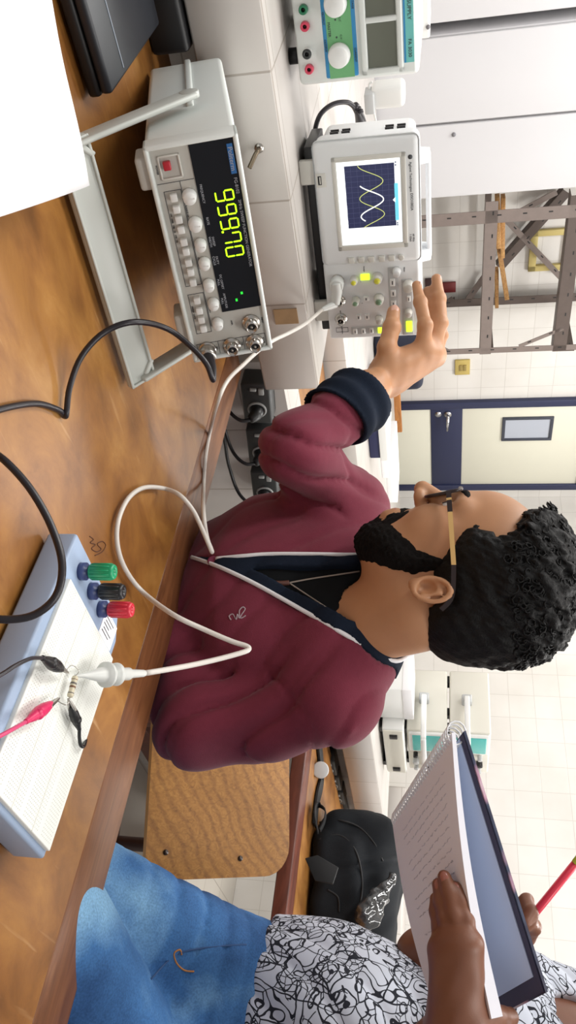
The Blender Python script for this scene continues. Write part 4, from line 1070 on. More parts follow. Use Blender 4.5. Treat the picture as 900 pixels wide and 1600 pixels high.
# ------------------------------------------------------------------ things on the long far counter
M_NAVYC = mat('navy_cloth', (30, 34, 52), 0.8, noise=0.2, nscale=40)
tb = thing('printed_bag', 'dark navy cloth bag with white lettering, standing on the far counter behind the hand', 'bag', W(0, 0, 0))
nb_ = 2.85
def bag_f(P):
    q = P - npv(bagc)
    return d_box(q, (0, 0, 0), (0.135, 0.05, 0.10), 0.03, axes(E1, NV, (0, 0, 1))) + 0.006 * vnoise(P, 18, 3)
bagc = on_n(588, 566, nb_) ; bagc.z = 0.823 + 0.10
link('bag_body', solid_part(bag_f, npv(bagc) - 0.2, npv(bagc) + 0.2, 0.008), M_NAVYC, tb, world=True)
M_PRINT = mat('white_print', (206, 210, 220), 0.7)
MB_ = frame(tuple(bagc - NV * 0.056), tuple(E1), (0, 0, 1), tuple(-NV))
p = Part(); 
for k, ch in enumerate('SOCIE'):
    a = radians(16 - 8 * k); p.text(ch, 0.062, MB_ @ T(-0.10 + 0.044 * k, 0.040 - 0.012 * (k - 1.5) ** 2 * 0.5, 0.0) @ R('Z', 10 - 6 * k), depth=0.004)
for k in range(4): p.prism([(-0.10 + 0.055 * k, -0.055), (-0.07 + 0.055 * k, -0.015), (-0.06 + 0.055 * k, -0.02), (-0.09 + 0.055 * k, -0.062)], -0.002, 0.003, MB_)
p.prism([(-0.11, -0.072), (0.11, -0.052), (0.11, -0.06), (-0.11, -0.08)], -0.002, 0.003, MB_)
link('white_lettering', p, M_PRINT, tb, world=True)
# navy tray box with white rim further along
nx = thing('storage_box', 'open navy box with a white rim on the far counter in front of the door', 'box', W(0, 0, 0))
q0, q1 = on_n(566, 636, 2.35), on_n(600, 716, 2.35); s0, s1 = q0.dot(E1), q1.dot(E1)
link('box_body', Part().span((s0, 2.35, 0.8205), (s1, 2.62, q1.z - 0.012), M=BENCH, bevel=0.004), mat('navy_card', (34, 38, 78), 0.6), nx, world=True)
link('rim', Part().span((s0 - 0.008, 2.342, q1.z - 0.014), (s1 + 0.008, 2.628, q1.z + 0.018), M=BENCH, bevel=0.003), M_WHITEP, nx, world=True)
for k, (x, y, n, w_, d_, h_, lab) in enumerate([(596, 690, 3.0, 0.30, 0.21, 0.03, 'low pile of white paper on the far counter, nearer the navy box'), (606, 722, 3.3, 0.36, 0.25, 0.05, 'taller pile of white paper on the far counter, towards the door')]):
    q = on_z(x, y, 0.82)
    t = thing('paper_pile', lab, 'paper', W(q.dot(E1), q.dot(NV), 0.82), BENCH @ R('Z', 6 - 10 * k))
    link('sheets', Part().span((-w_ / 2, -d_ / 2, 0), (w_ / 2, d_ / 2, h_), bevel=0.002), M_PAPER, t)
# wooden chair standing beyond the counter
M_ORWOOD = wood_mat('orange_wood', [(0.3, (150, 92, 40)), (0.6, (186, 122, 62)), (0.8, (206, 146, 84))], scale=(3, 3, 14), nscale=3, rough=0.45)
wc = thing('wooden_chair', 'orange-brown wooden chair with its backrest against the wall tiles, beyond the far counter', 'chair', tuple(on_n(540, 640, 3.9)) [:2] + (0.0,), BENCH)
qz = on_n(622, 640, 3.9).z; 
link('backrest', Part().span((-0.19, -0.02, qz - 0.22), (0.19, 0.005, qz + 0.02), bevel=0.006), M_ORWOOD, wc)
link('seat', Part().span((-0.2, -0.10, 0.44), (0.2, 0.24, 0.46), bevel=0.006), M_ORWOOD, wc)
for x in (-0.18, 0.15):
    link('leg', Part().span((x, -0.02, 0.0), (x + 0.03, 0.01, qz - 0.1), bevel=0.003), M_ORWOOD, wc)
    link('leg', Part().span((x, 0.20, 0.0), (x + 0.03, 0.23, 0.44), bevel=0.003), M_ORWOOD, wc)

# ------------------------------------------------------------------ old oscilloscope and white box behind the woman
M_TEAL = mat('crt_teal_screen', (86, 176, 170), 0.25, emit=0.12)
M_OLD = mat('aged_instrument_cream', (224, 222, 210), 0.45)
q0 = on_n(640, 1143, 1.27)
def tube_scope(label, z, key):
    CM = T(*W(q0.dot(E1), 1.27, z)) @ BENCH
    ct = thing('tube_oscilloscope', label, 'oscilloscope', (0, 0, 0), CM)
    hh = 0.142
    link('case', Part().span((0.0, 0.006, 0.008), (0.30, 0.24, hh), bevel=0.006), M_OLD, ct)
    link('screen_bezel', Part().span((0.006, -0.004, 0.014), (0.138, 0.008, hh - 0.004), bevel=0.005), M_WHITEP, ct)
    link('screen', Part().span((0.016, -0.007, 0.026), (0.126, 0.004, hh - 0.014), bevel=0.003), M_TEAL, ct)
    for k in range(3):
        for j in range(3):
            link('control_knob', Part().cyl((0.165 + k * 0.048, -0.014, 0.034 + 0.038 * j), (0.165 + k * 0.048, 0.008, 0.034 + 0.038 * j), 0.011 if (k + j) % 2 else 0.008, n=16, bevel=0.002), M_BLACKP if (k + j) % 3 == 0 else M_OSCD, ct)
    p = Part().span((-0.045, -0.052, 0.056), (0.33, -0.036, 0.074), bevel=0.004)
    for x in (-0.045, 0.316): p.span((x, -0.05, 0.056), (x + 0.014, 0.12, 0.074), bevel=0.004)
    link('carrying_handle', p, M_WHITEP, ct)
    for x in (-0.012, 0.30): link('handle_pivot', Part().span((x - 0.018, 0.105, 0.048), (x + 0.02, 0.135, 0.082), bevel=0.005), M_OSCD, ct)
    for x in (0.02, 0.25):
        for y in (0.02, 0.2): link('foot', Part().span((x, y, 0.0), (x + 0.03, y + 0.03, 0.01)), M_BLACKP, ct)
tube_scope('old cream tube oscilloscope with teal screen behind the notebook, lower of the stacked pair', 0.985, 0)
tube_scope('old cream tube oscilloscope with teal screen behind the notebook, upper of the stacked pair', 1.128, 1)
fi = thing('bench_instrument', 'flat white bench instrument under the two tube oscilloscopes', 'instrument', W(q0.dot(E1) - 0.02, 1.26, 0.9), BENCH)
link('case', Part().span((0, 0.004, 0.012), (0.33, 0.25, 0.0845), bevel=0.005), M_WHITEP, fi)
link('front_panel', Part().span((0.006, 0.0, 0.016), (0.324, 0.008, 0.080), bevel=0.002), M_OLD, fi)
for x in (0.03, 0.28): link('black_button', Part().span((x, -0.006, 0.035), (x + 0.024, 0.002, 0.062), bevel=0.002), M_BLACKP, fi)
for x in (0.02, 0.28): link('foot', Part().span((x, 0.02, 0.0), (x + 0.03, 0.22, 0.014)), M_BLACKP, fi)
wq = on_n(635, 1107, 1.36)
wx = thing('white_box', 'flat white box on the tiled counter beside the tube oscilloscopes', 'box', W(wq.dot(E1) - 0.10, 1.30, 0.9), BENCH)
link('carton', Part().span((-0.13, 0, 0), (0.06, 0.16, 0.092), bevel=0.003), M_WHITEP, wx)
link('lid', Part().span((-0.132, -0.002, 0.085), (0.062, 0.162, 0.118), bevel=0.003), M_PAPER, wx)
tiled_block('white tiled side counter along the right wall, at the far right', 4.08, 4.49, -1.4, 1.75, 0.80, 0.92)

# ------------------------------------------------------------------ backpack on the second table
M_BAG = mat('black_nylon', (25, 28, 32), 0.8, spec=0.2, noise=0.15, nscale=60, bump=0.3, bscale=500)
M_BAGD = mat('black_webbing', (24, 24, 26), 0.7)
M_BAGS = mat('glossy_piping', (150, 152, 154), 0.2, 0.3)
BPc = W(2.40, 0.73, 0.75)
bpk = thing('backpack', 'black nylon backpack with haul loop lying on the red-brown table', 'backpack', tuple(BPc))
bax, bay = (E1 * 0.94 + NV * 0.34).normalized(), (NV * 0.94 - E1 * 0.34).normalized()
BP = lambda x, y, z: BPc + bax * x + bay * y + Vector((0, 0, z))
MX = axes(bax, bay, (0, 0, 1))
def bp_f(P):
    q = (P - npv(BPc)) @ MX
    a = d_box(q, (0.06, -0.02, 0.115), (0.150, 0.215, 0.113), 0.075)
    b = d_box(q, (-0.075, -0.02, 0.082), (0.055, 0.16, 0.07), 0.04)          # front pocket, facing the viewer
    c = d_box(q, (0.05, 0.05, 0.16), (0.12, 0.14, 0.09), 0.07)
    d = smin(smin(a, b, 0.03), c, 0.05)
    fold = 0.004 * np.sin(q[:, 1] * 46 + 2.2 * np.sin(q[:, 2] * 19)) + 0.006 * vnoise(q, 16, 5) + 0.0025 * vnoise(q, 42, 8)
    crease = 0.010 * np.exp(-((q[:, 1] - 0.05 - 0.25 * (q[:, 2] - 0.12)) / 0.012) ** 2)
    return smax(d + fold + crease, -q[:, 2] + 0.002, 0.01)
link('bag_body', solid_part(bp_f, npv(BPc) - 0.33, npv(BPc) + 0.35, 0.0075), M_BAG, bpk, world=True)
link('side_flap', Part().prism([(0, 0), (0.05, 0.03), (0.055, 0.075), (0.015, 0.085), (-0.01, 0.03)], 0, 0.006, frame(tuple(on_z(478, 1345, 0.78) - E1 * 0.02), tuple(-NV), (0, 0, 1), tuple(E1)), bevel=0.002), M_BAGD, bpk, world=True)
p = Part().strip([on_n(497, 1262, 1.0), on_n(505, 1248, 1.0), on_n(508, 1266, 0.98), on_n(501, 1288, 0.95)], 0.022, 0.003, side=tuple(E1 * 0.5 + NV * 0.2 + Vector((0, 0, -0.7))))
link('haul_loop', Part().strip([on_s(497, 1300, 2.20), on_s(492, 1272, 2.17), on_s(497, 1259, 2.22), on_s(508, 1266, 2.22), on_s(507, 1282, 2.22), on_s(500, 1298, 2.22)], 0.024, 0.003, side=tuple(E1)), M_BAGD, bpk, world=True); p.bm.free()
link('shoulder_strap', Part().strip([on_z(498, 1150, 0.757), on_z(503, 1205, 0.757), on_z(502, 1225, 0.757), on_z(496, 1250, 0.757), on_z(492, 1290, 0.757)], 0.05, 0.006, side=(0.67, 0.74, 0.0)), M_BAGD, bpk, world=True)
link('buckle', Part().cyl(tuple(on_z(501, 1203, 0.758)), tuple(on_z(501, 1203, 0.768)), 0.024, n=20, bevel=0.003), M_OSCD, bpk, world=True)
link('zip_piping', Part().tube([on_s(622, 1352, 2.48), on_s(600, 1380, 2.44), on_s(577, 1408, 2.41), on_s(562, 1430, 2.40), on_s(556, 1460, 2.40)], 0.008, n=10), M_BAGS, bpk, world=True)
def bhit(x, y, back=0.0):
    r = ray(x, y); ts = np.linspace(1.5, 3.0, 900); v = bp_f(npv(EYE) + ts[:, None] * npv(r)[None])
    k = int(np.argmax(v < 0)) if (v < 0).any() else int(np.argmin(v))
    return EYE + r * (float(ts[k]) - back)
for px in ([(500, 1285), (530, 1282), (560, 1292), (585, 1318), (598, 1345)], [(498, 1312), (530, 1305), (556, 1330), (566, 1380), (560, 1425)], [(512, 1390), (528, 1402), (530, 1425)]):
    link('seam', Part().tube([bhit(*q, 0.001) for q in px], 0.0028, n=6), M_BAGD, bpk, world=True)
gb = thing('plastic_bag', 'crumpled glossy clear and black plastic bag leaning on the backpack', 'bag', tuple(bhit(590, 1400, 0.05)))
g0, g1 = bhit(612, 1372, 0.045), bhit(572, 1432, 0.055)
def gb_f(P):
    a = d_cap(P, g0, g1, 0.014, 0.034)
    return a + 0.005 * vnoise(P, 60, 11) + 0.003 * vnoise(P, 140, 12)
link('bag_film', solid_part(gb_f, np.minimum(npv(g0), npv(g1)) - 0.07, np.maximum(npv(g0), npv(g1)) + 0.07, 0.0045), mat('glossy_film', (58, 60, 62), 0.06, spec=1.0, noise=0.9, nscale=40), gb, world=True)

# ------------------------------------------------------------------ plywood chair of the man
M_PLY = wood_mat('oak_plywood', [(0.25, (128, 84, 30)), (0.5, (164, 112, 46)), (0.75, (182, 132, 62))], scale=(26, 26, 2.5), nscale=4, rough=0.38,
                 wave=dict(scale=26, dist=9.0, map=(0.8, 0.8, 0.14), dark=(130, 88, 44), w=0.5, amt=0.32, ds=0.5))
M_PLYE = mat('plywood_edge', (206, 176, 130), 0.5); M_CHF = mat('chair_dark_frame', (58, 34, 26), 0.45)
c00, c01, c11 = at(238, 1165, 1.36), at(452, 1165, 1.50), at(452, 1368, 1.42)
CX = (c11 - c01).normalized(); CZ = (c01 - c00); CZ = (CZ - CX * CZ.dot(CX)).normalized(); CY = CZ.cross(CX)
BM_ = frame(tuple(c11), tuple(CX), tuple(CZ), tuple(CX.cross(CZ)))
ch = thing('plywood_chair', 'chair with oak plywood back behind the man in the maroon cardigan', 'chair', (c11.x, c11.y, 0.0))
Lb, Hb = 0.40, (c01 - c00).length
rc = 0.05
pl = [(0, -rc), (0, -Hb + 0.02), (-0.02, -Hb), (-Lb + 0.02, -Hb), (-Lb, -Hb + 0.02), (-Lb, -rc)] + [(-Lb + rc - rc * cos(a), -rc + rc * sin(a)) for a in np.linspace(0.2, pi / 2, 6)] + [(-rc + rc * sin(a), -rc + rc * cos(a)) for a in np.linspace(0, pi / 2 - 0.2, 6)]
p = Part().prism(pl, -0.012, 0.0, BM_, mi=0)
for f in p.bm.faces:
    if abs(f.normal.dot(CX.cross(CZ))) < 0.6: f.material_index = 1
bk = link('backrest', p, [M_PLY, M_PLYE], ch, world=True)
for (x, y) in ((-0.030, -0.10), (-0.042, -Hb + 0.035)):
    link('screw', Part().cyl(tuple(BM_ @ Vector((x, y, -0.004))), tuple(BM_ @ Vector((x, y, 0.0012))), 0.0042, n=14), mat('dark_screw', (52, 34, 22), 0.4), bk, world=True) if False else None
    tpx = BM_ @ Vector((x, y, -0.004)); tpy = BM_ @ Vector((x, y, 0.0012))
    link('screw', Part().cyl(tuple(tpx), tuple(tpy), 0.0045, n=14), mat('dark_screw', (52, 34, 22), 0.4), ch, world=True)
hz = CX.copy(); hz.z = 0; hz.normalize(); fw = Vector((hz.y, -hz.x, 0))     # fw: towards the table
if fw.dot(E1) > 0: fw = -fw
ctr = BM_ @ Vector((-Lb / 2, 0, 0)); ctr.z = 0
SM = frame((ctr.x, ctr.y, 0), tuple(hz), tuple(fw), (0, 0, 1)) if hz.cross(fw).z > 0 else frame((ctr.x, ctr.y, 0), tuple(-hz), tuple(fw), (0, 0, 1))
link('seat', Part().span((-0.19, 0.0, 0.44), (0.19, 0.36, 0.455), M=SM, bevel=0.006), M_PLY, ch, world=True)
for x in (-0.17, 0.17):
    link('back_post', Part().tube([SM @ Vector((x, -0.08, 0.0)), SM @ Vector((x, -0.02, 0.42)), SM @ Vector((x, -0.03, 0.60)), BM_ @ Vector((-Lb / 2 + x * 0.9 * (1 if SM.col[0].xyz.dot(hz) > 0 else -1), -0.06, -0.020))], 0.013, n=10), M_CHF, ch, world=True)
    link('leg', Part().tube([SM @ Vector((x, 0.36, 0.0)), SM @ Vector((x, 0.33, 0.43))], 0.013, n=10, sub=0), M_CHF, ch, world=True)
    link('side_rail', Part().tube([SM @ Vector((x, -0.02, 0.425)), SM @ Vector((x, 0.33, 0.425))], 0.012, n=10, sub=0), M_CHF, ch, world=True)
link('cross_rail', Part().tube([SM @ Vector((-0.17, -0.025, 0.5)), SM @ Vector((0.17, -0.025, 0.5))], 0.012, n=10, sub=0), M_CHF, ch, world=True)
# ------------------------------------------------------------------ the man
M_SKIN = mat('tan_brown_skin', (188, 137, 99), 0.5, noise=0.06, nscale=60, bump=0.08, bscale=700, sss=0.12)
M_SKIN2 = mat('lip_skin', (176, 112, 104), 0.4)
M_NAIL = mat('fingernail', (206, 160, 140), 0.3)
M_HAIR = mat('black_hair', (13, 12, 12), 0.6, noise=0.3, nscale=200, bump=0.5, bscale=420, spec=0.22)
M_BEARD = mat('black_beard', (18, 15, 14), 0.8, noise=0.35, nscale=500, bump=0.8, bscale=900, spec=0.15)
M_MAROON = mat('maroon_knit', (118, 48, 64), 0.92, noise=0.10, nscale=120, bump=0.25, bscale=900, spec=0.15, sheen=0.15)
M_NAVYR = mat('navy_rib', (24, 32, 46), 0.92, noise=0.15, nscale=200, bump=0.3, bscale=900, spec=0.15)
M_BLKT = mat('black_cotton', (20, 22, 24), 0.9, noise=0.15, nscale=60, spec=0.15)
M_PIPE = mat('white_piping', (226, 226, 228), 0.8)
M_JEAN2 = mat('dark_trousers', (40, 44, 56), 0.9)
M_EYEW = mat('eye_white', (226, 220, 212), 0.25)
M_EYED = mat('dark_iris', (40, 26, 20), 0.2)

HS = 0.965
HO = at(690, 925, 1.045)
hp, hyaw = radians(10), radians(13)
HF = Vector((-cos(hyaw) * cos(hp), sin(hyaw) * cos(hp), -sin(hp)))
HL = Vector((0, 0, 1)).cross(HF).normalized(); HU = HF.cross(HL).normalized()
HM = axes(HF * 1.0, HL, HU)
def HD(a, l, u): return HO + (HF * a + HL * l + HU * u) * HS
def hloc(P): return (P - npv(HO)) @ HM / HS
def d_head(q):
    """bare head without neck, q in head coordinates (forward, left, up)"""
    qa = q.copy(); qa[:, 1] = np.abs(q[:, 1])
    d = d_ell(q, (0.016, 0, 0.068), (0.113, 0.077, 0.086))
    d = smin(d, d_ell(q, (0.060, 0, -0.012), (0.060, 0.060, 0.082)), 0.03)
    d = smin(d, d_ell(q, (0.046, 0, -0.052), (0.052, 0.054, 0.042)), 0.03)
    d = smin(d, d_ell(q, (0.082, 0, -0.080), (0.020, 0.022, 0.016)), 0.025)
    d = smin(d, d_ell(qa, (0.082, 0.046, 0.000), (0.028, 0.020, 0.026)), 0.025)
    d = smin(d, d_cap(qa, (0.117, 0.008, 0.046), (0.100, 0.048, 0.046), 0.012, 0.010), 0.02)
    d = smax(d, -d_ell(qa, (0.126, 0.033, 0.026), (0.017, 0.018, 0.013)), 0.014)
    d = smin(d, d_cap(q, (0.118, 0, 0.034), (0.146, 0, -0.001), 0.008, 0.0120), 0.014)
    d = smin(d, d_ell(qa, (0.131, 0.0140, -0.007), (0.0130, 0.0085, 0.0085)), 0.009)
    d = smax(d, -d_ell(qa, (0.137, 0.0065, -0.0165), (0.006, 0.0035, 0.005)), 0.004)
    d = smin(d, d_ell(q, (0.110, 0, -0.050), (0.014, 0.027, 0.018)), 0.014)
    d = smin(d, d_ell(q, (0.1135, 0, -0.0425), (0.0095, 0.024, 0.0062)), 0.006)
    d = smin(d, d_ell(q, (0.1115, 0, -0.0555), (0.0095, 0.021, 0.0070)), 0.005)
    d = smax(d, -d_cap(qa, (0.124, 0.0, -0.0490), (0.104, 0.024, -0.0500), 0.0016, 0.0012), 0.003)
    return d
def d_ear(q):
    qa = q.copy(); qa[:, 1] = np.abs(q[:, 1])
    c, s_ = cos(radians(-16)), sin(radians(-16))
    e = qa - np.array([-0.006, 0.077, -0.013])
    e = np.stack([e[:, 0] * c - e[:, 2] * s_, e[:, 1] + 0.30 * e[:, 0], e[:, 0] * s_ + e[:, 2] * c], 1) / 0.86
    r = np.sqrt((e[:, 0] / 0.0205) ** 2 + (e[:, 2] / 0.0305) ** 2)
    rim = np.sqrt(((r - 0.88) * 0.0235) ** 2 + (e[:, 1] - 0.010) ** 2) - 0.0037
    plate = d_ell(e, (0, 0.001, 0), (0.0195, 0.0040, 0.0290))
    anti = d_cap(e, (-0.004, 0.008, 0.012), (-0.009, 0.008, -0.010), 0.0042, 0.0042)
    lobe = d_ell(e, (0.006, 0.006, -0.0265), (0.0085, 0.0042, 0.0085))
    tragus = d_ell(e, (0.0155, 0.006, -0.004), (0.005, 0.0045, 0.0075))
    root = d_ell(e, (0.006, -0.006, 0.0), (0.014, 0.014, 0.022))
    d = smin(smin(plate, rim, 0.005), lobe, 0.006)
    d = smin(d, anti, 0.005); d = smin(d, tragus, 0.004); d = smin(d, root, 0.008)
    return smax(d, -d_ell(e, (0.003, 0.011, -0.006), (0.0105, 0.0115, 0.0135)), 0.003)
NT = HD(-0.022, 0, -0.040); NBp = at(548, 985, 1.115)
LSh = at(520, 1084, 1.07); RSh = at(540, 800, 1.27)
LEl = at(315, 1126, 1.085); LWr = at(272, 985, 1.165)
REl = at(462, 702, 1.13); RWr = at(608, 586, 1.25)
SA = (LSh - RSh); SA.z = 0; SA.normalize()
CFr = SA.cross(Vector((0, 0, 1)))                    # the way the chest faces
if CFr.dot(E1) > 0: CFr = -CFr
CHc = (LSh + RSh) / 2 - Vector((0, 0, 0.11)) - CFr * 0.01
BEc = Vector((CHc.x, CHc.y, 0.70)) - CFr * 0.075
PEc = Vector((BEc.x, BEc.y, 0.54)) - CFr * 0.03
def d_neck(P): return d_ecap(P, NT, NBp - Vector((0, 0, 0.03)), 0.054, 0.058, SA, 0.95)
def d_body_skin(P):
    q = hloc(P)
    d = smin(d_head(q) * HS, d_neck(P), 0.03)
    d = smin(d, d_ear(q) * HS, 0.004)
    d = smin(d, d_cap(P, NBp - Vector((0, 0, 0.045)) - CFr * 0.02, CHc - CFr * 0.03, 0.055, 0.07), 0.03)
    # adam's apple
    return smin(d, d_cap(P, NT * 0.55 + NBp * 0.45 + HF * 0.050, NT * 0.4 + NBp * 0.6 + HF * 0.047, 0.008, 0.009), 0.02)
man = thing('person', 'bearded man in maroon cardigan and glasses, reaching for the oscilloscope controls', 'person', (PEc.x, PEc.y, 0.0))
body = solid_part(d_body_skin, npv(HO) - np.array([0.19, 0.19, 0.40]), npv(HO) + np.array([0.19, 0.19, 0.20]), 0.0028)
# forearm and hand
FG_ = dict(
    thumb=[(612, 574, 1.242), (605, 543, 1.226), (612, 511, 1.230), (615, 487, 1.240)],
    index=[(660, 550, 1.246), (664, 508, 1.234), (657, 472, 1.248), (651, 446, 1.262)],
    middle=[(669, 552, 1.258), (676, 513, 1.262), (671, 480, 1.275), (668, 455, 1.285)],
    ring=[(676, 552, 1.268), (688, 505, 1.262), (686, 466, 1.270), (682, 436, 1.280)],
    little=[(680, 558, 1.284), (690, 524, 1.298), (687, 496, 1.306), (684, 476, 1.312)])
FR_ = dict(thumb=[0.0165, 0.0140, 0.0128, 0.0098], index=[0.0125, 0.0108, 0.0094, 0.0076], middle=[0.0125, 0.0108, 0.0094, 0.0076], ring=[0.0122, 0.0112, 0.0098, 0.0078], little=[0.0108, 0.0092, 0.0080, 0.0066])
FP = {k: [at(*v) for v in vs] for k, vs in FG_.items()}
palmN = (FP['little'][0] - FP['index'][0]).cross(RWr - FP['index'][0]).normalized()
def d_hand(P):
    d = d_ecap(P, REl * 0.25 + RWr * 0.75, RWr, 0.033, 0.0275, palmN, 0.8)
    d = smin(d, d_cap(P, REl, REl * 0.3 + RWr * 0.7, 0.030, 0.0345), 0.02)
    for k in ('index', 'middle', 'ring', 'little'):
        d = smin(d, d_cap(P, RWr, FP[k][0], 0.0215, 0.0150), 0.022)
    d = smin(d, d_cap(P, RWr, FP['thumb'][0], 0.022, 0.019), 0.02)
    d = smin(d, d_cap(P, FP['thumb'][0], (FP['index'][0] + RWr) / 2, 0.017, 0.017), 0.02)
    for k in FP:
        c = chain(P, FP[k], FR_[k], 0.004)
        for j in (1, 2): c = smin(c, np.linalg.norm(P - npv(FP[k][j]), axis=1) - FR_[k][j] * 1.06, 0.004)
        d = smin(d, c, 0.009 if k != 'thumb' else 0.012)
    return d + 0.0006 * vnoise(P, 130, 21)
allp = np.array([npv(v) for vs in FP.values() for v in vs] + [npv(REl), npv(RWr)])
hand = solid_part(d_hand, allp.min(0) - 0.06, allp.max(0) + 0.06, 0.0022)
me = bpy.data.meshes.new('tmp'); hand.bm.to_mesh(me); hand.bm.free(); body.bm.from_mesh(me); bpy.data.meshes.remove(me)
# the rest of the body, under the clothes
KL, KR = PEc + CFr * 0.42 + SA * 0.14, PEc + CFr * 0.42 - SA * 0.12
KL.z = KR.z = 0.50
def d_under(P):
    d = smin(d_cap(P, CHc - CFr * 0.02, PEc, 0.085, 0.10), d_cap(P, RSh, LSh, 0.034, 0.034), 0.05)
    d = smin(d, d_cap(P, LSh, LEl, 0.034, 0.032), 0.03); d = smin(d, d_cap(P, LEl, LWr, 0.032, 0.026), 0.01)
    d = smin(d, d_cap(P, LWr, LWr + (LWr - LEl).normalized() * 0.06 - Vector((0, 0, 0.12)), 0.03, 0.024), 0.02)
    d = smin(d, d_cap(P, RSh, REl, 0.034, 0.030), 0.03); d = smin(d, d_cap(P, REl, REl * 0.5 + RWr * 0.5, 0.030, 0.03), 0.02)
    return smin(d, d_cap(P, CHc - CFr * 0.02, NBp - CFr * 0.015, 0.08, 0.05), 0.03)
lo = np.array([min(v[k] for v in (LSh, RSh, LEl, LWr, REl, PEc)) for k in range(3)]) - 0.16
hi = np.array([max(v[k] for v in (LSh, RSh, LEl, LWr, REl, PEc)) for k in range(3)]) + 0.16
und = solid_part(d_under, lo, hi, 0.010)
me = bpy.data.meshes.new('tmp'); und.bm.to_mesh(me); und.bm.free(); body.bm.from_mesh(me); bpy.data.meshes.remove(me)
link('body', body, M_SKIN, man, world=True)
p = Part()
for s_ in (-1, 1):
    p.sph(tuple(HD(0.1020, 0.033 * s_, 0.0255)), 0.0122 * HS, n=20, mi=0)
    dirn = (HF + HL * 0.12 * s_ - HU * 0.05).normalized()
    c = HD(0.1020, 0.033 * s_, 0.0255) + dirn * 0.0068
    p.lathe([(0.0, 0.0056), (0.003, 0.0053), (0.0056, 0.0042)], T(*c) @ dirn.to_track_quat('Z', 'Y').to_matrix().to_4x4(), n=20, mi=1)
link('eyes', p, [M_EYEW, M_EYED], man, world=True)
for s_ in (-1, 1):
    def lid_f(P, s_=s_):
        q = hloc(P); c = np.array([0.1020, 0.033 * s_, 0.0255])
        d = np.abs(np.linalg.norm(q - c, axis=1) - 0.0132) - 0.0009
        return np.maximum(d, -(np.abs(q[:, 2] - 0.0250) - 0.0042))
    c = npv(HD(0.102, 0.033 * s_, 0.0255))
    link('eyelid', solid_part(lid_f, c - 0.018, c + 0.018, 0.0011), M_SKIN, man, world=True)
    pts = [HD(0.1255, 0.012 * s_, 0.0475), HD(0.1220, 0.028 * s_, 0.0540), HD(0.1080, 0.046 * s_, 0.0530), HD(0.098, 0.055 * s_, 0.0465)]
    link('eyebrow', Part().tube(pts, [0.0045, 0.0056, 0.005, 0.0028], n=8), M_BEARD, man, world=True)
# hair
def hair_edge(u):      # how far forward the hair reaches at each height
    return np.interp(u, [-0.05, -0.02, 0.011, 0.03, 0.053, 0.068, 0.083, 0.105, 0.122, 0.145], [0.040, 0.044, 0.048, 0.060, 0.070, 0.060, 0.047, 0.056, 0.080, 0.092])
def hair_f(P):
    q = hloc(P)
    d0 = d_ell(q, (0.013, 0, 0.068), (0.109, 0.077, 0.086))
    d0 = smin(d0, d_ell(q, (-0.035, 0, 0.020), (0.055, 0.060, 0.060)), 0.03)
    th = np.interp(q[:, 2], [-0.06, -0.02, 0.04, 0.09, 0.14], [0.001, 0.006, 0.011, 0.019, 0.029])
    edge = hair_edge(q[:, 2] + 0.004 * vnoise(q, 300, 3)) - q[:, 0] + 0.002 * vnoise(q, 500, 4)
    th = th * np.clip(edge / 0.022 + 0.22, 0.05, 1.0)
    curl = (0.0022 + 0.0022 * np.clip((q[:, 2] - 0.05) / 0.06, 0, 1)) * (0.6 * vnoise(q, 150, 31) + 0.55 * vnoise(q, 270, 32) + 0.3 * vnoise(q, 480, 33))
    d = d0 - th + curl * np.clip(th / 0.012, 0.15, 1)
    d = np.maximum(d, -edge)
    low = np.interp(q[:, 0], [-0.11, -0.06, -0.03, -0.012, 0.02, 0.03, 0.05], [-0.052, -0.050, -0.034, 0.014, -0.010, -0.022, -0.022])
    d = np.maximum(d, low + 0.003 * vnoise(q, 350, 9) - q[:, 2])
    return d * HS * 0.8
link('hair', solid_part(hair_f, npv(HO) - np.array([0.20, 0.17, 0.12]), npv(HO) + np.array([0.19, 0.17, 0.24]), 0.0024), M_HAIR, man, world=True)
rng = np.random.RandomState(5)
p = Part(); cnt = 0
while cnt < 620:
    v = rng.normal(size=3); v /= np.linalg.norm(v)
    q = np.array([[0.013 + 0.109 * v[0], 0.077 * v[1], 0.068 + 0.086 * v[2]]])
    if q[0, 2] < 0.075 or q[0, 0] > hair_edge(q[0, 2]) - 0.012: continue
    th = np.interp(q[0, 2], [0.04, 0.09, 0.14], [0.012, 0.021, 0.029])
    n_ = np.array([v[0] / 0.109, v[1] / 0.077, v[2] / 0.086]); n_ /= np.linalg.norm(n_)
    c = q[0] + n_ * (th - 0.002)
    a = np.cross(n_, rng.normal(size=3)); a /= np.linalg.norm(a); b_ = np.cross(n_, a)
    R_ = rng.uniform(0.003, 0.006); ph = rng.uniform(0, 6.28); turns = rng.uniform(0.9, 1.5)
    pts = []
    for k in range(9):
        t = k / 8; an = ph + turns * 6.28 * t
        pts.append(HD(*(c + a * R_ * cos(an) + b_ * R_ * sin(an) + n_ * (0.007 * t - 0.002) + a * 0.006 * (t - 0.5))))
    p.tube(pts, [0.0013] * 7 + [0.001, 0.0006], n=5, sub=0); cnt += 1
o = link('hair_curls', p, M_HAIR, man, world=True); o['kind'] = 'stuff'
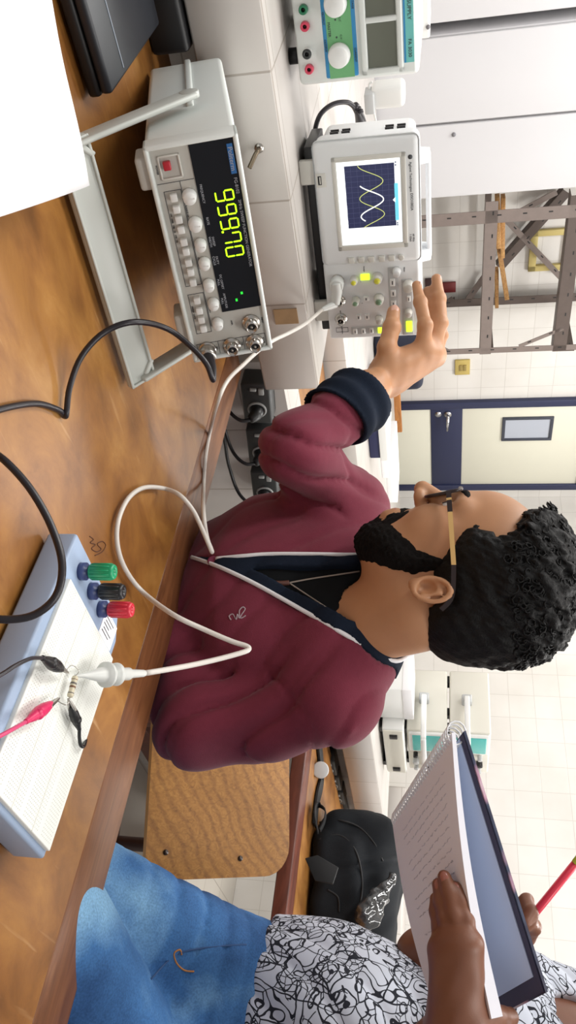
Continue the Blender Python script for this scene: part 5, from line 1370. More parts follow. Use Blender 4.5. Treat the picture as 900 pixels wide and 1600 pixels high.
def beard_f(P):
    q = hloc(P); qa = q.copy(); qa[:, 1] = np.abs(q[:, 1])
    top = np.interp(q[:, 0], [0.0, 0.03, 0.051, 0.074, 0.092, 0.106, 0.125], [0.022, 0.014, -0.022, -0.038, -0.050, -0.063, -0.065])
    e1_ = top - q[:, 2] + 0.0018 * vnoise(q, 420, 14)
    back = (q[:, 0] - 0.014) * 0.844 + (q[:, 2] + 0.032) * 0.537          # behind the jaw line
    e2_ = back + 0.002 * vnoise(q, 300, 15)
    up = np.maximum(q[:, 0] - 0.052, 0) * 0 + 1
    side = q[:, 0] - np.interp(q[:, 2], [-0.1, -0.04, -0.01, 0.02], [0.01, 0.012, 0.020, 0.022])
    e = np.minimum(np.minimum(e1_, e2_), side)
    # moustache
    m = np.minimum(np.minimum(q[:, 2] + 0.0365, -0.0215 - 0.30 * np.maximum(qa[:, 1] - 0.012, 0) * 2 - q[:, 2]), 0.040 - qa[:, 1])
    m = np.minimum(m, q[:, 0] - 0.088)
    corner = np.minimum(np.minimum(0.008 - np.abs(qa[:, 1] - 0.037), q[:, 2] + 0.066), np.minimum(-0.024 - q[:, 2], q[:, 0] - 0.08))
    e = np.maximum(np.maximum(e, m * 1.2), corner)
    th = np.interp(q[:, 0], [0.03, 0.08, 0.105], [0.0095, 0.0075, 0.0042]) * np.clip(e / 0.026 + 0.04, 0, 1)
    d = d_head(q) - th + (0.0011 * vnoise(q, 420, 17) + 0.0009 * vnoise(q, 800, 18)) * np.clip(th / 0.005, 0, 1)
    return np.maximum(d, -e) * HS * 0.85
link('beard', solid_part(beard_f, npv(HO) - np.array([0.16, 0.12, 0.13]), npv(HO) + np.array([0.05, 0.12, 0.05]), 0.0018), M_BEARD, man, world=True)
def lips_f(P):
    q = hloc(P); qa = q.copy(); qa[:, 1] = np.abs(q[:, 1])
    u_ = np.minimum(d_ell(q, (0.1145, 0, -0.0425), (0.0098, 0.0255, 0.0062)), d_ell(q, (0.1125, 0, -0.0555), (0.0098, 0.0225, 0.0070)))
    return np.maximum(np.maximum(d_head(q) - 0.0007, u_ - 0.0006), -d_cap(qa, (0.126, 0.0, -0.0490), (0.104, 0.026, -0.0500), 0.0016, 0.0012)) * HS
lc_ = npv(HD(0.112, 0, -0.049))
link('lips', solid_part(lips_f, lc_ - 0.034, lc_ + 0.034, 0.0013), M_SKIN2, man, world=True)
# thumb nail and finger nails
def nail(j, f, off, w_, l_):
    a, b = FP[j][2], FP[j][3]; dn = (b - a).normalized(); o_ = off - dn * off.dot(dn); o_.normalize()
    M = frame(tuple(b - dn * 0.001 + o_ * (FR_[j][3] * 0.80)), tuple(dn), tuple(o_.cross(dn)), tuple(o_))
    link('fingernail', Part().sph((0, 0, 0), (l_, w_, 0.0022), M=M, n=16), M_NAIL, man, world=True)
toc = (EYE - RWr).normalized()
nail('thumb', 0, toc + UPV * 0.15, 0.0066, 0.0085)
nail('index', 0, UPV + toc * 0.5, 0.0050, 0.0062); nail('ring', 0, UPV + toc * 0.5, 0.0052, 0.0062)

# ---- clothes
def d_torso(P):
    d = d_ecap(P, BEc, CHc, 0.152, 0.176, CFr, 0.66)
    d = smin(d, d_cap(P, RSh, LSh, 0.060, 0.060), 0.06)
    d = smin(d, d_cap(P, NBp - Vector((0, 0, 0.012)), LSh, 0.078, 0.060), 0.04)
    d = smin(d, d_cap(P, NBp - Vector((0, 0, 0.012)), RSh, 0.078, 0.060), 0.04)
    return d
cuffa = REl * 0.55 + RWr * 0.45; cuffb = REl * 0.32 + RWr * 0.68; cufd = (RWr - REl).normalized()
cufn = (cufd + (at(560, 600, 1.2) - at(590, 650, 1.2)).normalized() * 0.2).normalized()
ELm = (LSh * 0.45 + LEl * 0.55) + CFr * -0.02
SEAM = []
def d_cloth(P):
    d = d_torso(P)
    la = chain(P, [LSh, ELm, LEl, LWr], [0.060, 0.061, 0.060, 0.052], 0.03)
    ra = chain(P, [RSh, REl, REl * 0.4 + RWr * 0.6], [0.062, 0.046, 0.049], 0.03)
    ra = smax(ra, (P - npv(cuffa)) @ npv(cufn) - 0.012, 0.006)
    d = smin(smin(d, la, 0.012), ra, 0.03)
    if SEAM: d = d + 0.0035 * np.exp(-(((P - npv(SEAM[0])) @ SEAM[1]) / 0.003) ** 2) * np.clip(1 - la / 0.02, 0, 1) * ((P @ npv(SA)) > npv(RSh) @ npv(SA) + 0.2)
    def crease(k, per, seed, amp, sharp=3.0):
        ph = P @ npv(k.normalized()) * (pi / per) + 1.5 * vnoise(P, 10, seed) + 0.5 * vnoise(P, 26, seed + 1)
        return amp * (1 - np.abs(np.sin(ph))) ** sharp
    wl = np.clip(1 - la / 0.03, 0, 1); wr_ = np.clip(1 - ra / 0.03, 0, 1)
    nr = np.exp(-(np.linalg.norm(P - npv(REl), axis=1) / 0.13) ** 2)
    nl = np.exp(-(np.linalg.norm(P - npv(LEl * 0.7 + LSh * 0.3), axis=1) / 0.20) ** 2)
    f1 = crease(SA * 0.75 + Vector((0, 0, 0.65)) + CFr * 0.2, 0.050, 41, 0.008, 2.0) * wl * (0.25 + nl)
    f2 = crease((REl - RSh).normalized() * 0.5 + (RWr - REl).normalized() * 0.5 + Vector((0, 0, 0.2)), 0.036, 43, 0.008, 2.0) * wr_ * (0.3 + nr)
    f3 = crease(SA * 0.75 + Vector((0, 0, 0.60)), 0.060, 45, 0.0035, 2.0)
    return d + f1 + f2 + f3 + 0.0030 * vnoise(P, 20, 44)
def hit(f, x, y, t0=0.75, t1=1.6):
    r = ray(x, y); ts = np.linspace(t0, t1, 700)
    v = f(npv(EYE) + ts[:, None] * npv(r)[None])
    k = np.argmax(v < 0)
    if not (v < 0).any(): k = int(np.argmin(v))
    return EYE + r * float(ts[k])
s1, s2, s3 = [hit(d_cloth, *q) for q in ((500, 1185), (478, 1118), (436, 1062))]
sn_ = (s1 - s2).cross(s3 - s2).normalized(); SEAM += [s2, npv(sn_)]
near_px = [(300, 872), (316, 877), (350, 890), (400, 914), (470, 953), (540, 993), (612, 1033), (642, 1023), (670, 1014)]
far_px = [(585, 868), (540, 868), (480, 867), (420, 867), (380, 870), (338, 874)]
near3 = [hit(d_cloth, *q) for q in near_px]; far3 = [hit(d_cloth, *q) for q in far_px]
UPB = (NBp - BEc); UPB = (UPB - SA * UPB.dot(SA)).normalized(); FRB = SA.cross(UPB)
if FRB.dot(CFr) < 0: FRB = -FRB
def p2(v): d = v - NBp; return (d.dot(SA), d.dot(UPB))
poly = np.array([p2(v) for v in near3] + [(p2(near3[-1])[0], 0.15), (p2(far3[0])[0], 0.15)] + [p2(v) for v in far3])
def sd_poly(p, v):
    d = np.full(len(p), 1e9); s_ = np.ones(len(p))
    n = len(v); j = n - 1
    for i in range(n):
        e = v[j] - v[i]; w_ = p - v[i]
        b = w_ - e[None] * np.clip((w_ @ e) / max(e @ e, 1e-12), 0, 1)[:, None]
        d = np.minimum(d, (b * b).sum(1))
        c1 = p[:, 1] >= v[i][1]; c2 = p[:, 1] < v[j][1]; c3 = e[0] * w_[:, 1] > e[1] * w_[:, 0]
        flip = (c1 & c2 & c3) | (~c1 & ~c2 & ~c3); s_[flip] *= -1; j = i
    return s_ * np.sqrt(d)
def d_open(P):
    q = P - npv(NBp)
    v2 = sd_poly(np.stack([q @ npv(SA), q @ npv(UPB)], 1), poly)
    v2 = np.maximum(v2, -(q @ npv(FRB)) - 0.05)
    return smin(v2, d_cap(P, NT, NBp - Vector((0, 0, 0.02)), 0.060, 0.060), 0.01)
cloL = np.array([min(v[k] for v in (LSh, RSh, LEl, LWr, REl, BEc, RWr)) for k in range(3)]) - 0.13
cloH = np.array([max(v[k] for v in (LSh, RSh, LEl, LWr, REl, BEc, NBp)) for k in range(3)]) + 0.13
cloL[2] = 0.60
def f_card(P):
    d = smax(d_cloth(P), -d_open(P), 0.003)
    return d
card = link('cardigan', solid_part(f_card, cloL, cloH, 0.0055), M_MAROON, man, world=True)
def f_band(P):
    o = d_open(P); return np.maximum(np.maximum(d_cloth(P) - 0.0012, o - 0.001), -(o + 0.019))
link('collar_band', solid_part(f_band, np.minimum(npv(NBp), npv(BEc)) - 0.28, npv(NBp) + 0.26, 0.0036), M_NAVYR, card, world=True)
def f_cuff(P):
    a, b = npv(cuffa), npv(cuffb); ax = npv(cufd)
    t = (P - a) @ ax; v = P - a - t[:, None] * ax
    rad = np.linalg.norm(v, axis=1)
    rr = 0.0505 + 0.002 * np.sin(t * 180) + 0.0015 * vnoise(P, 30, 51)
    d = np.abs(rad - rr) - 0.0028
    tt = (P - b) @ npv(cufn); t0 = (P - a) @ npv(cufn)
    return np.maximum(np.maximum(d, tt), -t0 - 0.012)
link('cuff', solid_part(f_cuff, npv((cuffa + cuffb) / 2) - 0.13, npv((cuffa + cuffb) / 2) + 0.13, 0.0030), M_NAVYR, card, world=True)
def f_shirt(P):
    d = d_torso(P) + 0.012 + 0.0025 * vnoise(P, 20, 61)
    n_ = d_cap(P, NT, NBp + Vector((0, 0, 0.008)) + CFr * 0.012, 0.057, 0.059)
    return np.maximum(smax(d, -n_, 0.006), (P - npv(NBp)) @ npv(UPB) - 0.06)
sh = link('t_shirt', solid_part(f_shirt, cloL, cloH, 0.006), M_BLKT, man, world=True)
# white piping along the cardigan edge
off = lambda v: v + CFr * 0.002
link('white_piping', Part().tube([off(v) for v in near3], 0.0030, n=8), M_PIPE, card, world=True)
link('white_piping', Part().tube([off(v) for v in far3], 0.0027, n=8), M_PIPE, card, world=True)
bt = hit(d_cloth, 333, 878)
link('button', Part().lathe([(0.0075, 0), (0.0078, 0.002), (0.0062, 0.003), (0.005, 0.0022), (0, 0.0022)], T(*(bt + CFr * 0.001)) @ ((EYE - bt).normalized() * 0.4 + CFr * 0.6).to_track_quat('Z', 'Y').to_matrix().to_4x4(), n=20), mat('maroon_button', (120, 40, 70), 0.3), card, world=True)
sq = [(361, 969), (358, 963), (364, 960), (369, 968), (371, 960), (374, 966), (378, 960), (383, 952), (379, 949), (374, 955), (376, 966), (384, 962)]
link('embroidered_signature', Part().tube([hit(d_cloth, *q) + CFr * 0.0006 for q in sq], 0.0009, n=6), mat('grey_thread', (168, 150, 156), 0.7), card, world=True)
# trousers and shoes under the table
def f_trou(P):
    FL, FR2 = KL + CFr * 0.02, KR + CFr * 0.02; FL.z = FR2.z = 0.08
    d = smin(d_cap(P, PEc + SA * 0.08, KL, 0.10, 0.072), d_cap(P, PEc - SA * 0.08, KR, 0.10, 0.072), 0.04)
    d = smin(d, d_ecap(P, PEc - SA * 0.06, PEc + SA * 0.06, 0.13, 0.13, CFr, 0.85), 0.04)
    d = smin(d, d_cap(P, PEc, BEc - Vector((0, 0, 0.06)), 0.13, 0.135), 0.04)
    return smin(smin(d, d_cap(P, KL, FL, 0.068, 0.055), 0.02), d_cap(P, KR, FR2, 0.068, 0.055), 0.02)
pl_ = np.array([npv(v) for v in (PEc, KL, KR)])
link('trousers', solid_part(f_trou, np.append(pl_.min(0)[:2] - 0.26, 0.0), np.append(pl_.max(0)[:2] + 0.26, 0.80), 0.011), M_JEAN2, man, world=True)
for K in (KL, KR):
    F0 = Vector((K.x, K.y, 0)) + CFr * 0.02
    def f_shoe(P, F0=F0):
        d = smin(d_ecap(P, F0 + Vector((0, 0, 0.045)) - CFr * 0.05, F0 + CFr * 0.15 + Vector((0, 0, 0.035)), 0.045, 0.042, (0, 0, 1), 0.9), d_cap(P, F0 + Vector((0, 0, 0.05)), F0 + Vector((0, 0, 0.11)), 0.045, 0.045), 0.03)
        return np.maximum(d, 0.001 - P[:, 2])
    link('shoe', solid_part(f_shoe, npv(F0) - np.array([0.26, 0.26, 0.02]), npv(F0) + np.array([0.26, 0.26, 0.18]), 0.010), M_BLACKP, man, world=True)

# glasses and necklace he wears
gl = thing('eyeglasses', 'dark-framed glasses with tan wooden temples on the bearded man', 'glasses', tuple(HD(0.13, 0, 0.025)))
M_GFR = mat('dark_glasses_frame', (38, 22, 20), 0.3); M_BAM = mat('tan_wood_temple', (214, 176, 112), 0.45)
p = Part()
for s_ in (-1, 1):
    c = [(0.131, 0.010, 0.044), (0.130, 0.034, 0.048), (0.121, 0.062, 0.046), (0.119, 0.067, 0.030), (0.120, 0.058, 0.006), (0.126, 0.036, 0.001), (0.131, 0.016, 0.008), (0.132, 0.012, 0.028)]
    p.tube([HD(a, l * s_, u) for a, l, u in c], 0.0024, n=8, closed=True)
p.tube([HD(0.131, -0.010, 0.036), HD(0.134, 0, 0.039), HD(0.131, 0.010, 0.036)], 0.0022, n=8)
link('frame', p, M_GFR, gl, world=True)
M_LENS = mat('clear_lens', (235, 238, 240), 0.03, trans=1.0)
for s_ in (-1, 1):
    vs = [HD(a, l * s_, u) for a, l, u in c]
    p = Part().raw([tuple(v + HF * 0.0006) for v in vs] + [tuple(v - HF * 0.0006) for v in vs], [tuple(range(8)), tuple(range(15, 7, -1))] + [(i, (i + 1) % 8, 8 + (i + 1) % 8, 8 + i) for i in range(8)])
    link('lens', p, M_LENS, gl, world=True)
    P0, P1, P2_, P3 = HD(0.119, 0.068 * s_, 0.030), HD(0.090, 0.0765 * s_, 0.027), HD(0.020, 0.086 * s_, 0.019), HD(-0.018, 0.086 * s_, 0.010)
    p = Part().strip([P0, P0 * 0.5 + P1 * 0.5, P1], 0.0062, 0.003, side=tuple(HU), mi=0)
    p.strip([P1, P1 * 0.5 + P2_ * 0.5 + HL * 0.001 * s_, P2_], 0.0058, 0.003, side=tuple(HU), mi=1)
    p.strip([P2_, P3, HD(-0.032, 0.082 * s_, -0.006)], 0.0058, 0.0032, side=tuple(HU), mi=0)
    p.box((0.004, 0.0036, 0.0066), frame(tuple(P0 * 0.62 + P1 * 0.38), tuple(HF), tuple(HL), tuple(HU)), mi=1)
    link('temple', p, [M_GFR, M_BAM], gl, world=True)
nk = thing('necklace', 'thin cord necklace with a brown bar pendant on the black t-shirt', 'necklace', tuple(NBp))
hs_ = lambda x, y: hit(f_shirt, x, y) + CFr * 0.002
pend = hs_(452, 912)
M_CORD = mat('grey_cord', (156, 146, 136), 0.7)
link('cord', Part().tube([pend, hs_(490, 905), hs_(530, 899), hs_(562, 894)], 0.0011, n=6), M_CORD, nk, world=True)
link('cord', Part().tube([pend, hs_(485, 934), hs_(520, 957), hs_(550, 976)], 0.0011, n=6), M_CORD, nk, world=True)
link('pendant', Part().tube([pend, hs_(438, 913), hs_(422, 912)], 0.0036, n=8), mat('brown_pendant', (92, 56, 46), 0.5), nk, world=True)
# ------------------------------------------------------------------ the woman with the notebook
M_SKW = mat('dark_brown_skin', (124, 79, 57), 0.48, noise=0.08, nscale=60, bump=0.06, bscale=700, sss=0.08)
M_NAILW = mat('brown_fingernail', (150, 92, 78), 0.25)
m, N, L, b = node_mat('blue_denim')
tc = N.new('ShaderNodeTexCoord')
nz = N.new('ShaderNodeTexNoise'); nz.inputs['Scale'].default_value = 5; nz.inputs['Detail'].default_value = 4; L.new(tc.outputs['Object'], nz.inputs['Vector'])
rp = ramp(N, [(0.32, srgb(30, 58, 102)), (0.50, srgb(66, 112, 166)), (0.66, srgb(132, 178, 214))]); L.new(nz.outputs['Fac'], rp.inputs[0])
wv = N.new('ShaderNodeTexNoise'); wv.inputs['Scale'].default_value = 420; L.new(tc.outputs['Object'], wv.inputs['Vector'])
r2 = ramp(N, [(0.3, (0.75, 0.75, 0.75)), (0.7, (1.1, 1.1, 1.1))]); L.new(wv.outputs['Fac'], r2.inputs[0])
mx = N.new('ShaderNodeMix'); mx.data_type = 'RGBA'; mx.blend_type = 'MULTIPLY'; mx.inputs[0].default_value = 1
L.new(rp.outputs[0], mx.inputs[6]); L.new(r2.outputs[0], mx.inputs[7]); L.new(mx.outputs[2], b.inputs['Base Color']); b.inputs['Roughness'].default_value = 0.85; b.inputs['Specular IOR Level'].default_value = 0.2
M_DENIM = m
# blouse: black ornamental line work on pale blue-grey cloth
m, N, L, b = node_mat('floral_print_blouse')
tc = N.new('ShaderNodeTexCoord')
def math_(op, a, bb=None):
    n = N.new('ShaderNodeMath'); n.operation = op
    for k, v in enumerate((a, bb)):
        if v is None: continue
        if hasattr(v, 'default_value') or hasattr(v, 'links'): L.new(v, n.inputs[k])
        else: n.inputs[k].default_value = v
    return n.outputs[0]
nz = N.new('ShaderNodeTexNoise'); nz.inputs['Scale'].default_value = 24; nz.inputs['Detail'].default_value = 1; L.new(tc.outputs['Object'], nz.inputs['Vector'])
vm = N.new('ShaderNodeVectorMath'); vm.operation = 'MULTIPLY_ADD'; L.new(nz.outputs['Color'], vm.inputs[0]); vm.inputs[1].default_value = (0.022, 0.022, 0.022); L.new(tc.outputs['Object'], vm.inputs[2])
lines = []
for sc, wd in ((30, 0.022), (70, 0.042)):
    v1 = N.new('ShaderNodeTexVoronoi'); v1.feature = 'DISTANCE_TO_EDGE'; v1.inputs['Scale'].default_value = sc; L.new(vm.outputs[0], v1.inputs['Vector'])
    lines.append(math_('LESS_THAN', v1.outputs['Distance'], wd))
v2 = N.new('ShaderNodeTexNoise'); v2.inputs['Scale'].default_value = 34; v2.inputs['Detail'].default_value = 0.6; L.new(tc.outputs['Object'], v2.inputs['Vector'])
lines.append(math_('GREATER_THAN', math_('SINE', math_('MULTIPLY', v2.outputs['Fac'], 46.0)), 0.78))
big = N.new('ShaderNodeTexNoise'); big.inputs['Scale'].default_value = 16; L.new(tc.outputs['Object'], big.inputs['Vector'])
sel = math_('GREATER_THAN', big.outputs['Fac'], 0.5)
fine = math_('MULTIPLY', lines[1], sel)
tot = math_('MAXIMUM', math_('MAXIMUM', lines[0], lines[2]), fine)
mx = N.new('ShaderNodeMix'); mx.data_type = 'RGBA'; L.new(tot, mx.inputs[0]); mx.inputs[6].default_value = srgb(198, 204, 216); mx.inputs[7].default_value = srgb(40, 42, 50)
L.new(mx.outputs[2], b.inputs['Base Color']); b.inputs['Roughness'].default_value = 0.85; b.inputs['Specular IOR Level'].default_value = 0.2
M_BLOUSE = m

wHR, wHL = at(345, 1535, 1.13), at(190, 1700, 0.98)
wKR, wKL = at(105, 1392, 1.01), at(85, 1505, 0.89)
wKR = wHR + (wKR - wHR).normalized() * 0.43; wKL = wHL + (wKL - wHL).normalized() * 0.43
wPE = wHR * 0.6 + wHL * 0.4 + E1 * 0.03 + Vector((0, 0, 0.02))
wBE = at(485, 1600, 1.12); wCH = at(760, 1665, 1.13)
wRS, wLS = at(905, 1590, 1.24), at(890, 1760, 1.00)
wRE, wRW = at(662, 1497, 1.16), at(772, 1452, 1.09)
wLW = at(718, 1592, 0.80); wLE = at(640, 1800, 0.84)
wSA = (wRS - wLS); wSA.z = 0; wSA.normalize(); wF = Vector((0, 0, 1)).cross(wSA)
if wF.dot(E1) > 0: wF = -wF
wNB = (wRS + wLS) / 2 + Vector((0, 0, 0.05)); 
wHO = wNB + Vector((0, 0, 0.17)) + wF * 0.05
wo = thing('person', 'seated woman in floral blouse and blue jeans, holding a spiral notebook and red pencil', 'person', (wPE.x, wPE.y, 0))
wp = radians(28); wHF = wF * cos(wp) - Vector((0, 0, sin(wp))); wHL_ = Vector((0, 0, 1)).cross(wHF).normalized(); wHU = wHF.cross(wHL_).normalized()
wHM = axes(wHF, wHL_, wHU)
def whl(P): return (P - npv(wHO)) @ wHM / 0.92
def WH(a, l, u): return wHO + (wHF * a + wHL_ * l + wHU * u) * 0.92
# left hand: fingers lying flat along the page
LH = dict(index=[(731, 1478, 0.792), (728, 1440, 0.803), (719, 1411, 0.812), (712, 1388, 0.819)],
          middle=[(721, 1472, 0.795), (711, 1430, 0.806), (702, 1396, 0.816), (694, 1370, 0.823)],
          ring=[(705, 1474, 0.800), (697, 1434, 0.811), (690, 1405, 0.820), (685, 1383, 0.827)],
          little=[(692, 1484, 0.806), (686, 1450, 0.816), (682, 1424, 0.824), (680, 1404, 0.830)],
          thumb=[(748, 1560, 0.800), (770, 1530, 0.802), (786, 1500, 0.806), (795, 1478, 0.810)])
LH['thumb'] = [(740, 1585, 0.80), (768, 1590, 0.800), (785, 1590, 0.806), (797, 1588, 0.812)]
LR = dict(index=[0.0105, 0.0092, 0.0082, 0.0066], middle=[0.0108, 0.0094, 0.0083, 0.0066], ring=[0.0105, 0.0090, 0.0080, 0.0064], little=[0.0092, 0.0080, 0.0070, 0.0056], thumb=[0.014, 0.0125, 0.011, 0.009])
LP = {k: [at(*v) for v in vs] for k, vs in LH.items()}
# right hand round the pencil, behind the notebook
pA, pB = at(838, 1424, 0.985), at(899, 1349, 0.975); pd_ = (pB - pA).normalized(); pT = pA - pd_ * 0.055
RH = dict(index=[(806, 1424, 1.045), (822, 1408, 1.015), (830, 1425, 0.985), (822, 1442, 0.972)],
          middle=[(796, 1432, 1.055), (812, 1428, 1.010), (814, 1446, 0.985), (806, 1456, 0.978)],
          ring=[(786, 1440, 1.065), (796, 1440, 1.020), (797, 1454, 0.998), (792, 1464, 1.000)],
          little=[(776, 1450, 1.075), (782, 1450, 1.035), (782, 1460, 1.015), (780, 1468, 1.015)],
          thumb=[(800, 1460, 1.060), (822, 1462, 1.030), (832, 1448, 1.005), (826, 1438, 0.990)])
RP = {k: [at(*v) for v in vs] for k, vs in RH.items()}
def hand_f(FPp, FRr, wr, el):
    def f(P):
        d = d_cap(P, el * 0.3 + wr * 0.7, wr, 0.031, 0.025)
        d = smin(d, d_cap(P, el, el * 0.3 + wr * 0.7, 0.041, 0.033), 0.03)
        for k in ('index', 'middle', 'ring', 'little'): d = smin(d, d_cap(P, wr, FPp[k][0], 0.021, 0.0130), 0.02)
        d = smin(d, d_cap(P, wr, FPp['thumb'][0], 0.020, 0.017), 0.02)
        for k in FPp: d = smin(d, chain(P, FPp[k], FRr[k], 0.003), 0.003 if k != 'thumb' else 0.012)
        return d + 0.0006 * vnoise(P, 130, 22)
    return f
bodyw = Part()
def add_solid(part, f, pts, pad, h):
    q = np.array([npv(v) for v in pts]); s_ = solid_part(f, q.min(0) - pad, q.max(0) + pad, h)
    me = bpy.data.meshes.new('tmp'); s_.bm.to_mesh(me); s_.bm.free(); part.bm.from_mesh(me); bpy.data.meshes.remove(me)
add_solid(bodyw, hand_f(LP, LR, wLW, wLE), [v for vs in LP.values() for v in vs] + [wLW, wLE], 0.06, 0.0024)
add_solid(bodyw, hand_f(RP, LR, wRW, wRE), [v for vs in RP.values() for v in vs] + [wRW, wRE], 0.06, 0.0028)
def fw_(P):
    q = whl(P); d = smin(d_head(q), d_ear(q), 0.004) * 0.92
    d = smin(d, d_cap(P, WH(-0.022, 0, -0.04), wNB - Vector((0, 0, 0.04)), 0.046, 0.052), 0.03)
    d = smin(d, d_cap(P, wRS, wLS, 0.045, 0.045), 0.04)
    d = smin(d, d_ecap(P, wBE, wCH, 0.115, 0.125, wF, 0.72), 0.05)
    d = smin(d, d_cap(P, wRS, wRE, 0.045, 0.040), 0.03); d = smin(d, d_cap(P, wLS, wLE, 0.045, 0.040), 0.03)
    d = smin(d, d_cap(P, wBE, wPE + wSA * 0.03 + Vector((0, 0, 0.03)), 0.085, 0.06), 0.04)
    return smin(d, d_cap(P, wCH, wNB, 0.09, 0.055), 0.04)
add_solid(bodyw, fw_, [wHO, wPE, wRS, wLS, wRE, wLE, wNB], 0.17, 0.0052)
link('body', bodyw, M_SKW, wo, world=True)
for k in ('index', 'middle', 'ring'):
    a, b_ = LP[k][2], LP[k][3]; dn = (b_ - a).normalized(); o_ = (EYE - b_).normalized(); o_ = (o_ - dn * o_.dot(dn)).normalized()
    M = frame(tuple(b_ - dn * 0.001 + o_ * 0.0050), tuple(dn), tuple(o_.cross(dn)), tuple(o_))
    link('fingernail', Part().sph((0, 0, 0), (0.0068, 0.0046, 0.0020), M=M, n=14), M_NAILW, wo, world=True)
# hair
def fwh(P):
    q = whl(P)
    d = d_ell(q, (0.004, 0, 0.066), (0.116, 0.090, 0.100))
    d = smin(d, d_ell(q, (-0.06, 0, -0.06), (0.065, 0.085, 0.15)), 0.05)
    d = np.maximum(d, q[:, 0] - np.interp(q[:, 2], [-0.2, 0.0, 0.06, 0.11, 0.14], [0.0, 0.02, 0.05, 0.095, 0.14]))
    return (d + 0.004 * np.sin(q[:, 1] * 240 + 3 * vnoise(q, 20, 71))) * 0.9
link('hair', solid_part(fwh, npv(wHO) - 0.25, npv(wHO) + 0.25, 0.006), M_HAIR, wo, world=True)
p = Part()
for s_ in (-1, 1): p.sph(tuple(WH(0.1035, 0.033 * s_, 0.0255)), 0.0118, n=16)
link('eyes', p, M_EYEW, wo, world=True)
# jeans
wAR, wAL = wKR + Vector((0, 0, -0.38)) + E1 * 0.06, wKL + Vector((0, 0, -0.38)) + E1 * 0.06
def f_jean(P):
    a = d_cap(P, wHR, wKR, 0.094, 0.068); b_ = d_cap(P, wHL, wKL, 0.094, 0.068)
    d = smin(a, b_, 0.010)
    d = smin(d, d_ecap(P, wPE + wSA * 0.05, wPE - wSA * 0.02, 0.105, 0.105, wF, 0.9), 0.05)
    d = smin(d, d_cap(P, wPE + wSA * 0.03, wBE, 0.105, 0.118), 0.04)
    d = smin(d, d_cap(P, wKR, wAR, 0.066, 0.052), 0.02); d = smin(d, d_cap(P, wKL, wAL, 0.066, 0.052), 0.02)
    hipf = np.exp(-(np.linalg.norm(P - npv(wHR * 0.75 + wKR * 0.25), axis=1) / 0.12) ** 2)
    ph = P @ npv((wKR - wHR).normalized() * 0.75 + Vector((0, 0, -0.5))) * (pi / 0.042) + 1.2 * vnoise(P, 9, 81)
    return d + 0.009 * hipf * (1 - np.abs(np.sin(ph))) ** 3 + 0.002 * vnoise(P, 18, 82)
bodyj = Part(); add_solid(bodyj, f_jean, [wHR, wHL, wKR, wKL, wAR, wAL, wBE, wPE], 0.15, 0.0075)
jn = link('jeans', bodyj, M_DENIM, wo, world=True)
M_STITCH = mat('orange_stitching', (176, 116, 60), 0.7)
hj = lambda x, y: hit(f_jean, x, y, 0.7, 1.5)
off2 = lambda v: v + (EYE - v).normalized() * 0.0012
link('pocket_stitch', Part().tube([off2(hj(*q)) for q in ((303, 1518), (288, 1516), (276, 1505), (272, 1490), (281, 1484), (284, 1492))], 0.0011, n=6), M_STITCH, jn, world=True)
link('pocket_seam', Part().tube([off2(hj(*q)) for q in ((236, 1530), (262, 1502), (285, 1488), (320, 1481), (350, 1478), (385, 1476))], 0.0011, n=6), mat('dark_denim_seam', (44, 74, 118), 0.85), jn, world=True)
for K in (wAR, wAL):
    def f_sh(P, K=K):
        F0 = Vector((K.x, K.y, K.z - 0.06))
        return smin(d_cap(P, F0, F0 - E1 * 0.13 - Vector((0, 0, 0.03)), 0.044, 0.036), d_cap(P, K, F0, 0.045, 0.045), 0.02)
    add = Part(); add_solid(add, f_sh, [K, K - E1 * 0.15 - Vector((0, 0, 0.1))], 0.06, 0.009); link('shoe', add, M_BLACKP, wo, world=True)
# blouse
hemn = Vector((0, 0, 1)) * 0.97 + wF * -0.1
hem0 = hj(388, 1540)
def f_blo(P):
    d = d_ecap(P, wBE - Vector((0, 0, 0.05)), wBE + Vector((0, 0, 0.02)), 0.150, 0.148, wF, 0.88)
    d = smin(d, d_ecap(P, wBE, wCH, 0.146, 0.150, wF, 0.76), 0.04)
    d = smin(d, d_cap(P, wRS, wLS, 0.058, 0.058), 0.05)
    d = smin(d, d_ell(P, wCH + wF * 0.05, (0.11, 0.11, 0.075)), 0.05)
    d = smin(d, smax(d_cap(P, wRS, wRE, 0.066, 0.062), -((P - npv(wRS * 0.55 + wRE * 0.45)) @ npv((wRS - wRE).normalized())), 0.01), 0.03)
    d = smin(d, smax(d_cap(P, wLS, wLE, 0.066, 0.062), -((P - npv(wLS * 0.55 + wLE * 0.45)) @ npv((wLS - wLE).normalized())), 0.01), 0.03)
    ph = P @ npv(wSA * 0.8 + Vector((0, 0, 0.5))) * (pi / 0.055) + 1.6 * vnoise(P, 9, 91)
    d = d + 0.006 * (1 - np.abs(np.sin(ph))) ** 2 + 0.003 * vnoise(P, 22, 92)
    d = smax(d, -d_cap(P, wNB + Vector((0, 0, 0.12)), wNB - Vector((0, 0, 0.03)) + wF * 0.03, 0.075, 0.07), 0.004)
    return smax(d, -((P - npv(hem0)) @ npv(hemn)), 0.004)
bl = Part(); add_solid(bl, f_blo, [wPE, wRS, wLS, wRE, wLE, wBE, wCH], 0.15, 0.0065); link('blouse', bl, M_BLOUSE, wo, world=True)
